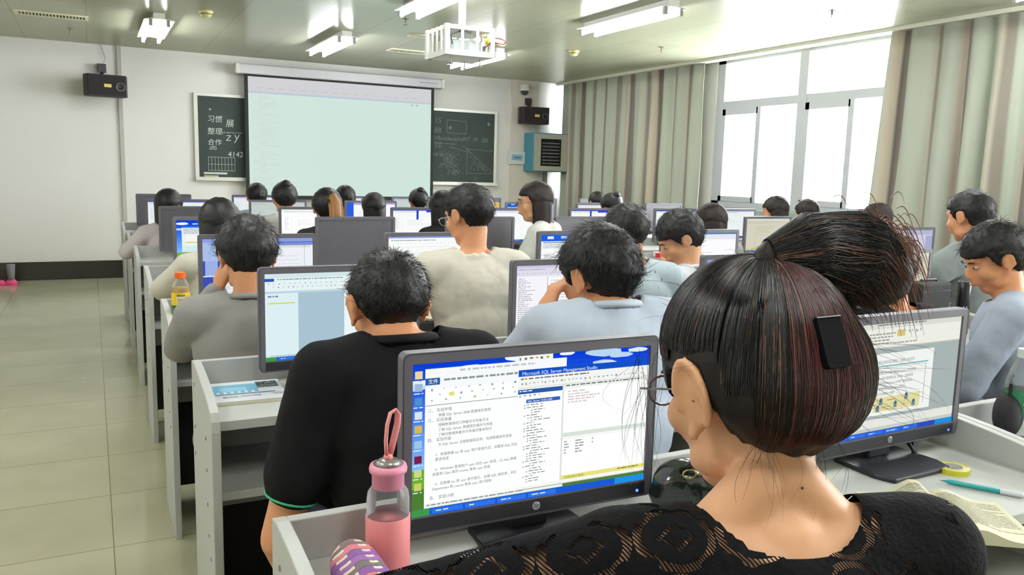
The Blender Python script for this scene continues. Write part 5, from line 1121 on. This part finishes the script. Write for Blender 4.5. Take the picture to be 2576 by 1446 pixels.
wv = mth('MULTIPLY', mth('SINE', mth('MULTIPLY', sp.outputs[0], 190)), .16); yy = mth('ADD', mth('MULTIPLY', mth('SUBTRACT', sp.outputs[2], mth('MULTIPLY', sp.outputs[1], -1.6)), 34), wv)
fl = mth('FLOOR', yy); fc = mth('FRACT', yy); wn = N.new('ShaderNodeTexWhiteNoise'); wn.noise_dimensions = '1D'; nt.links.new(fl, wn.inputs['W'])
rp = N.new('ShaderNodeValToRGB'); rp.color_ramp.interpolation = 'CONSTANT'; el = rp.color_ramp.elements; el[0].color = (*hx('7F4F93'), 1); el[1].color = (*hx('6a6260'), 1); el[1].position = .8
for p_, c_ in ((.25, 'B02450'), (.5, 'C4737C'), (.65, '8E5E9E')): q_ = el.new(p_); q_.color = (*hx(c_), 1)
nt.links.new(wn.outputs['Value'], rp.inputs[0]); sn = mth('SINE', mth('MULTIPLY', sp.outputs[0], 190)); crm_ = mth('MULTIPLY', mth('GREATER_THAN', sn, .35), mth('GREATER_THAN', fc, .62)); ln_ = mth('LESS_THAN', fc, .06)
m1 = N.new('ShaderNodeMixRGB'); nt.links.new(crm_, m1.inputs[0]); nt.links.new(rp.outputs[0], m1.inputs[1]); m1.inputs[2].default_value = (*hx('D8CBB8'), 1)
m2 = N.new('ShaderNodeMixRGB'); nt.links.new(ln_, m2.inputs[0]); nt.links.new(m1.outputs[0], m2.inputs[1]); m2.inputs[2].default_value = (*hx('3a2c30'), 1); nt.links.new(m2.outputs[0], N['Principled BSDF'].inputs['Base Color']); N['Principled BSDF'].inputs['Roughness'].default_value = .7
for j in range(m):
    for i in range(n): F.append((j * n + i, j * n + (i + 1) % n, (j + 1) * n + (i + 1) % n, (j + 1) * n + i))
F.append(tuple(range(n))[::-1]); F.append(tuple(range(m * n, m * n + n)))
pc.add(V, F).build('case_body', sc_m, t, smooth=True)
MB().tube([(.034, -.09, .045), (.0355, -.05, .045), (.0355, .05, .045), (.034, .09, .045)], .0016, 6).build('zip', mat('zip_grey', '#8a8588', .4), t)
# magazine
def paper_thing(name, loc, w_, d_, h_, rz, label, cat, cover):
    t = thing(name, loc, label, cat, None, rz)
    MB().box(-w_ / 2, w_ / 2, -d_ / 2, d_ / 2, 0, h_).build('pages', mat('page_cream', '#D2CDB6', .8), t, bevel=.001)
    c = MB(); cover(c, w_, d_, h_ + .0006); c.build('cover', PRINT, t); return t
def cv(c, w_, d_, z):
    Q = lambda x0, x1, y0, y1, col, l=0: c.quad((x0, y0, z + l * .0002), (x1, y0, z + l * .0002), (x1, y1, z + l * .0002), (x0, y1, z + l * .0002), hx(col))
    Q(-w_ / 2, w_ / 2, -d_ / 2, d_ / 2, 'D0D2D6'); Q(-w_ / 2 + .005, .03, -.02, .07, '6FA8C4', 1); Q(-.07, .0, .0, .04, '8CC0D8', 2); Q(.03, w_ / 2 - .008, .02, .085, '4A5458', 1); Q(-w_ / 2 + .01, .07, -.035, -.025, '3F6E88', 1)
    r_ = random.Random(3)
    for k in range(60): x = r_.uniform(.03, w_ / 2 - .02); y = r_.uniform(.02, .08); Q(x, x + .008, y, y + .004, r_.choice(['8a9498', 'a8b0b2', '2c3438']), 2)
    for k in range(8): Q(-.08 + k * .018, -.072 + k * .018, -.02, -.002, 'C8D8DE', 3)
    for s, x, y, h in (('SQL', .095, -.045, .022), ('Server 2008', .03, -.05, .02)):
        v, f = text_polys(s); c.add([(x - a * h, y - b * h + .0, z + .0006) for a, b in v], f, hx('4a5660'))
paper_thing('magazine', (.355, 2.235, SURF), .19, .2, .009, -.04, 'software textbook lying face up, title upside down, beside the blue word-processor monitor', 'book', cv)
def plain(c, w_, d_, z):
    c.quad((-w_ / 2, -d_ / 2, z), (w_ / 2, -d_ / 2, z), (w_ / 2, d_ / 2, z), (-w_ / 2, d_ / 2, z), hx('CFCABB'))
    for k in range(10): c.quad((-w_ * .4, -d_ * .4 + k * d_ * .08, z + .0002), (w_ * .38, -d_ * .4 + k * d_ * .08, z + .0002), (w_ * .38, -d_ * .39 + k * d_ * .08, z + .0002), (-w_ * .4, -d_ * .39 + k * d_ * .08, z + .0002), hx('A8A494'))
def open_book(loc, w_, d_, rz, label, curl=.03, seed=1, base=0, lines=True):
    t = thing('open_book', loc, label, 'book', None, rz); n = 22; rnd = random.Random(seed)
    def zf(u): return .008 + curl * (1 - abs(u)) ** .0 * (math.exp(-((abs(u) - .22) / .28) ** 2)) * (1 if u < 0 else .55) 
    P = [(u * w_ / 2, zf(u)) for u in [-1 + 2 * i / n for i in range(n + 1)]]
    mb = MB(); V = []; F = []
    for y in (-d_ / 2, d_ / 2):
        for x, z in P: V.append((x, y, z))
        for x, z in P: V.append((x, y, 0))
    L = n + 1
    for i in range(n): F += [(i, i + 1, 2 * L + i + 1, 2 * L + i), (L + i, 3 * L + i, 3 * L + i + 1, L + i + 1), (i, L + i, L + i + 1, i + 1), (2 * L + i, 2 * L + i + 1, 3 * L + i + 1, 3 * L + i)]
    F += [(0, 2 * L, 3 * L, L), (n, L + n, 3 * L + n, 2 * L + n)]
    pg = mb.add(V, F).build('pages', mat('page_ivory', '#CFCBAF', .7), t, smooth=False)
    if lines:
        pr = MB()
        for side in (-1, 1):
            k = int(d_ / .0075)
            for j in range(3, k - 3):
                y = d_ / 2 - j * .0075; u0, u1 = (-.92, -.08) if side < 0 else (.08, .92); u = u0; end = u1 - (rnd.random() < .3) * rnd.uniform(.1, .5)
                while u < end:
                    du = rnd.uniform(.05, .16); v_ = min(u + du, end); s0 = 4
                    for q in range(s0):
                        a, b = u + (v_ - u) * q / s0, u + (v_ - u) * (q + 1) / s0
                        pr.quad((a * w_ / 2, y, zf(a) + .0004), (b * w_ / 2, y, zf(b) + .0004), (b * w_ / 2, y + .0028, zf(b) + .0004), (a * w_ / 2, y + .0028, zf(a) + .0004), hx('8b8874'))
                    u = v_ + .012
        pr.build('printed_lines', PRINT, pg)
    return t
open_book((1.375, .895, SURF), .26, .19, -.62, 'open textbook with curled pages lying under the slide-editor monitor beside the teal pen', .034, 2)
open_book((.355, 4.47, SURF), .17, .2, .1, 'thick cream book lying open at the aisle end behind the juice bottle', .03, 3, lines=False)
open_book((1.30, 3.2, SURF), .2, .17, .25, 'white open booklet on the desk between the polo wearer and the cream tee wearer', .03, 4, lines=False)
# tape, pen, cable
t = thing('tape_roll', (1.635, 1.055, SURF), 'flat roll of yellow-green sticky tape near the slide-editor monitor', 'tape')
MB().lathe([(.022, 0), (.034, 0), (.034, .011), (.022, .011), (.022, 0)], 36, cap=False).build('tape', mat('yellow_tape', '#C8C22A', .2, .6), t, smooth=False)
MB().lathe([(.0195, .001), (.0218, .001), (.0218, .0118), (.0195, .0118), (.0195, .001)], 36, cap=False).build('core', mat('core_white', '#CFCFC4', .6), t)
t = thing('pen', (1.585, .96, SURF), 'teal pen with a white clip end lying beside the tape roll', 'pen', None, -1.0)
Mx = TR(0, 0, .006) @ Matrix.Rotation(PI / 2, 4, 'Y')
MB().lathe([(.0012, -.068), (.0045, -.056), (.0052, -.05), (.0052, .035)], 14, M=Mx).build('barrel', mat('teal_barrel', '#2E9C9C', .35), t, smooth=True)
MB().lathe([(.0055, .034), (.0055, .072), (.004, .076)], 14, M=Mx).box(.036, .07, -.0015, .0015, .0055, .0085).build('pen_cap', mat('pen_white', '#CFD6D8', .3), t, smooth=False)
MB().lathe([(.0004, -.074), (.0014, -.067)], 10, M=Mx).build('tip', mat('steel_tip', '#777777', .3, metal=.8), t)
t = thing('monitor_cable', (1.63, 1.17, SURF), 'black forked cable going down behind the slide-editor monitor into a desk hole', 'cable')
MB().tube([(-.02, .03, .09), (-.012, .0, .05), (0, -.02, .02), (.0, -.03, .001)], .0045, 8).tube([(.03, .035, .09), (.012, .0, .055), (.004, -.02, .02), (.002, -.03, .001)], .004, 8).build('cord', blk, t, smooth=True)
MB().lathe([(.016, 0), (.022, .001), (.022, .003), (.016, .003)], 20, M=TR(0, -.03, 0), cap=False).build('grommet', blk, t)
# keyboard on the shelf
t = thing('keyboard', (.56, 2.13, .597), 'black keyboard lying on the lower shelf of the desk beside the black polo', 'keyboard', None, -.12)
MB().box(-.13, .2, -.065, .065, 0, .014).build('keyboard_body', blk, t, bevel=.004)
mb = MB()
for j in range(5):
    for i in range(15): mb.box(-.123 + i * .021, -.106 + i * .021, -.055 + j * .022, -.037 + j * .022, .0142, .0195)
mb.build('keys', mat('key_black', '#242428', .5), t)
t = thing('computer_mouse', (.25, 7.03, SURF), 'tiny dark mouse at the aisle end of the desk with the pink-bloused person', 'mouse')
MB().ball((0, 0, .012), (.022, .034, .015)).build('mouse_body', blk, t, smooth=True); MB().box(-.002, .002, .008, .02, .024, .029).build('scroll_wheel', mat('wheel_grey', '#4a4a4e', .5), t)
# water bottles
def water(loc, h, r, cap, label, lab=None, txt=None, k=1.0):
    t = thing('water_bottle', loc, label, 'bottle')
    MB().lathe([(r * .85, 0), (r, .006), (r, h * .35), (r * .94, h * .4), (r, h * .45), (r, h * .62), (r * .75, h * .78), (r * .4, h * .9), (r * .4, h * .94)], 28).build('bottle_body', clearp, t, smooth=True)
    MB().lathe([(r * .46, h * .91), (r * .46, h), (r * .4, h * 1.005)], 24).build('cap', mat('cap_' + cap.strip('#'), cap, .4), t)
    if lab:
        lb = MB(); cyl_patch(lb, r * 1.015, 0, 2 * PI, h * .28, h * .56, lab, 32)
        if txt: cyl_patch(lb, r * 1.03, -2.3, -1.1, h * .36, h * .5, 'D8E4DC'); cyl_patch(lb, r * 1.035, -2.27, -1.13, h * .37, h * .49, lab); cyl_text(lb, r * 1.045, txt, -1.7, h * .4, h * .075, 'E6EEE8')
        lb.build('label', PRINT, t)
    return t
water((2.0, 1.14, SURF), .225, .034, '#CFD8D4', 'large water bottle with dark green label and white cap at the picture edge', '1F6E4A', 'Ganten')
water((2.52, 3.27, SURF), .235, .032, '#C22A34', 'clear water bottle with red cap in front of the boy in white')
water((2.62, 3.42, SURF), .225, .031, '#D8DCDC', 'clear water bottle with white cap just behind the red-capped one')
t = thing('red_tube', (1.0, 2.08, SURF), 'red pointed cap poking up behind the top edge of the nearest monitor', 'bottle')
MB().lathe([(.02, 0), (.02, .1), (.015, .108)], 20).build('tube_body', mat('cream_tube', '#C9C2B6', .4), t, smooth=True)
MB().lathe([(.014, .105), (.015, .13), (.008, .148), (.002, .15)], 14).build('tube_cap', mat('crimson', '#B31C34', .3), t, smooth=True)
t = thing('drink_can', (4.6, 3.22, SURF), 'red drinks can with white script behind the black bag', 'can')
MB().lathe([(.028, 0), (.032, .006), (.032, .112), (.027, .12), (.025, .119)], 28).build('can_body', mat('red_can', '#C81E3A', .3), t, smooth=True)
lb = MB(); cyl_patch(lb, .0325, -1.9, -1.5, .02, .1, 'E8E0E0'); lb.build('script', PRINT, t); MB().lathe([(.01, .1195), (.012, .1215)], 12).build('can_tab', silver, t)
# black bag and thermos by the bun
t = thing('black_document_bag', (3.0, 2.12, SURF), 'upright black document bag between the bun and the person in profile', 'bag')
MB().box(-.095, .095, -.04, .04, 0, .225).build('bag_body', mat('black_nylon', '#131416', .7), t, bevel=.012)
MB().tube([(-.05, 0, .22), (-.045, 0, .232), (.045, 0, .232), (.05, 0, .22)], .005, 8).build('bag_handle', blk, t); MB().tube([(-.085, -.041, .19), (.085, -.041, .19)], .0022, 6).build('bag_zip', mat('zip_dark', '#3c3c40', .4), t)
t = thing('thermos', (3.19, 2.09, SURF), 'slim black thermos with a small white emblem beside the black bag', 'flask')
MB().lathe([(.026, 0), (.028, .004), (.028, .16), (.0265, .168), (.0265, .215), (.022, .222)], 28).build('flask_body', mat('black_flask', '#17181c', .25), t, smooth=True)
lb = MB(); a0 = -2.2
for s in (-1, 1): lb.add([(.0284 * math.cos(a0 + x / .0284), .0284 * math.sin(a0 + x / .0284), z) for x, z in ((0, .098), (s * .003, .098), (s * .008, .122), (s * .005, .122))], [(0, 1, 2, 3) if s > 0 else (3, 2, 1, 0)], hx('E8E8EC'))
lb.quad(*[(.0284 * math.cos(a0 + x / .0284), .0284 * math.sin(a0 + x / .0284), z) for x, z in ((-.01, .085), (.01, .085), (.01, .09), (-.01, .09))], hx('C8C8CC')); lb.build('emblem', PRINT, t)
# glossy handbag
t = thing('handbag', (.965, 1.075, SURF), 'glossy black-green leather handbag slumped between the main monitor and the lace-topped person', 'bag', None, -.3)
lm = mat('glossy_leather', '#1A231F', .16, .8, bump=.35, bscale=18)
hb_ = remesh(MB().ball((0, 0, .055), (.11, .055, .055)).ball((-.05, -.005, .075), (.055, .045, .045)).ball((.05, .0, .08), (.06, .045, .05)).build('bag_body', lm, t, smooth=True), .006, 6, .02); freeze([hb_])
MB().tube([(-.06, -.03, .11), (-.05, -.055, .135), (.0, -.06, .13), (.06, -.05, .12), (.12, -.05, .06), (.14, -.05, .02)], .006, 8, flat=1.8).tube([(.02, .02, .12), (.0, .045, .16), (.05, .05, .175), (.1, .04, .15), (.1, .02, .1)], .007, 8).build('bag_strap', mat('strap_leather', '#151917', .25, .7), t, smooth=True)
MB().tube([(-.055 + .012 * math.cos(a), -.045, .108 + .008 * math.sin(a)) for a in [2 * PI * i / 12 for i in range(12)]], .002, 6, closed=True).tube([(-.043, -.046, .108), (-.02, -.048, .106)], .002, 6).build('bag_buckle', mat('old_brass', '#A8A070', .25, metal=.8), t, smooth=True)
t = thing('dark_bag', (1.985, 1.155, SURF), 'dark bag leaning behind the green-labelled water bottle', 'bag', None, .5)
hb2 = remesh(MB().ball((0, 0, .06), (.07, .035, .06)).ball((.02, 0, .09), (.05, .03, .035)).build('bag_body', mat('charcoal_cloth', '#17181B', .8), t, smooth=True), .008, 5); freeze([hb2]); MB().tube([(-.03, 0, .11), (-.03, 0, .14), (.03, 0, .15), (.04, 0, .115)], .004, 8).build('bag_handle', blk, t)
# folder by the front row, pink shoe
t = thing('folder', (3.99, 8.2, SURF), 'yellow upright folder between two dark monitors under the chalkboard', 'folder'); MB().box(-.03, .03, -.1, .08, 0, .29).build('folder_board', mat('folder_yellow', '#A8923A', .6), t); MB().box(-.031, -.02, -.1005, -.1, .05, .25).build('folder_label', mat('folder_label', '#C8B870', .6), t)
t = thing('pink_shoe', (-.9, 10.62, 0), 'bright pink flat shoe on the floor by the black skirting', 'shoe', None, 1.3)
MB().prism(rrect(-.04, .04, -.12, .12, .038), 0, .018, ax='z').build('sole', mat('pink_sole', '#D8447E', .5), t)
MB().ball((0, .05, .02), (.038, .065, .04)).ball((0, -.06, .03), (.036, .055, .05)).build('upper', mat('pink_upper', '#E0568C', .6), t, smooth=True)
MB().lathe([(.03, .05), (.036, .12), (.045, .24)], 16, M=TR(0, -.06, 0)).build('grey_sock', mat('sock_grey', '#77777a', .8), t, smooth=True)
# stools
def make_stool():
    t = thing('stool', (0, 0, 0), '', 'stool', 'black round stools under the seated people')
    MB().lathe([(.02, .405), (.155, .405), (.165, .415), (.165, .43), (.15, .442), (.02, .444)], 28).build('seat', mat('stool_vinyl', '#141518', .5), t, smooth=True)
    for s in range(4):
        a = PI / 4 + s * PI / 2; MB().tube([(.1 * math.cos(a), .1 * math.sin(a), .41), (.17 * math.cos(a), .17 * math.sin(a), .0)], .011, 8).build('leg', mat('stool_leg', '#2a2a2c', .4, metal=.3), t)
    MB().tube([(.142 * math.cos(a), .142 * math.sin(a), .16) for a in [2 * PI * i / 20 for i in range(20)]], .007, 6, closed=True).build('foot_ring', MATS['stool_leg'], t)
    return t
who = [(P1, 'the black polo wearer'), (P2, 'the pale blue shirt wearer with hand on cheek'), (P5, 'the grey sweatshirt wearer'), (P6, 'the cream tee wearer'), (P10, 'the long-haired person in a cream jumper'), (PW, 'the person in black lace')]
s0 = make_stool()
for i, (p, l) in enumerate(who):
    s = s0 if i == 0 else dup(s0); b = p[2]; s.location = (b.x, b.y, 0); s['label'] = 'black round stool under ' + l
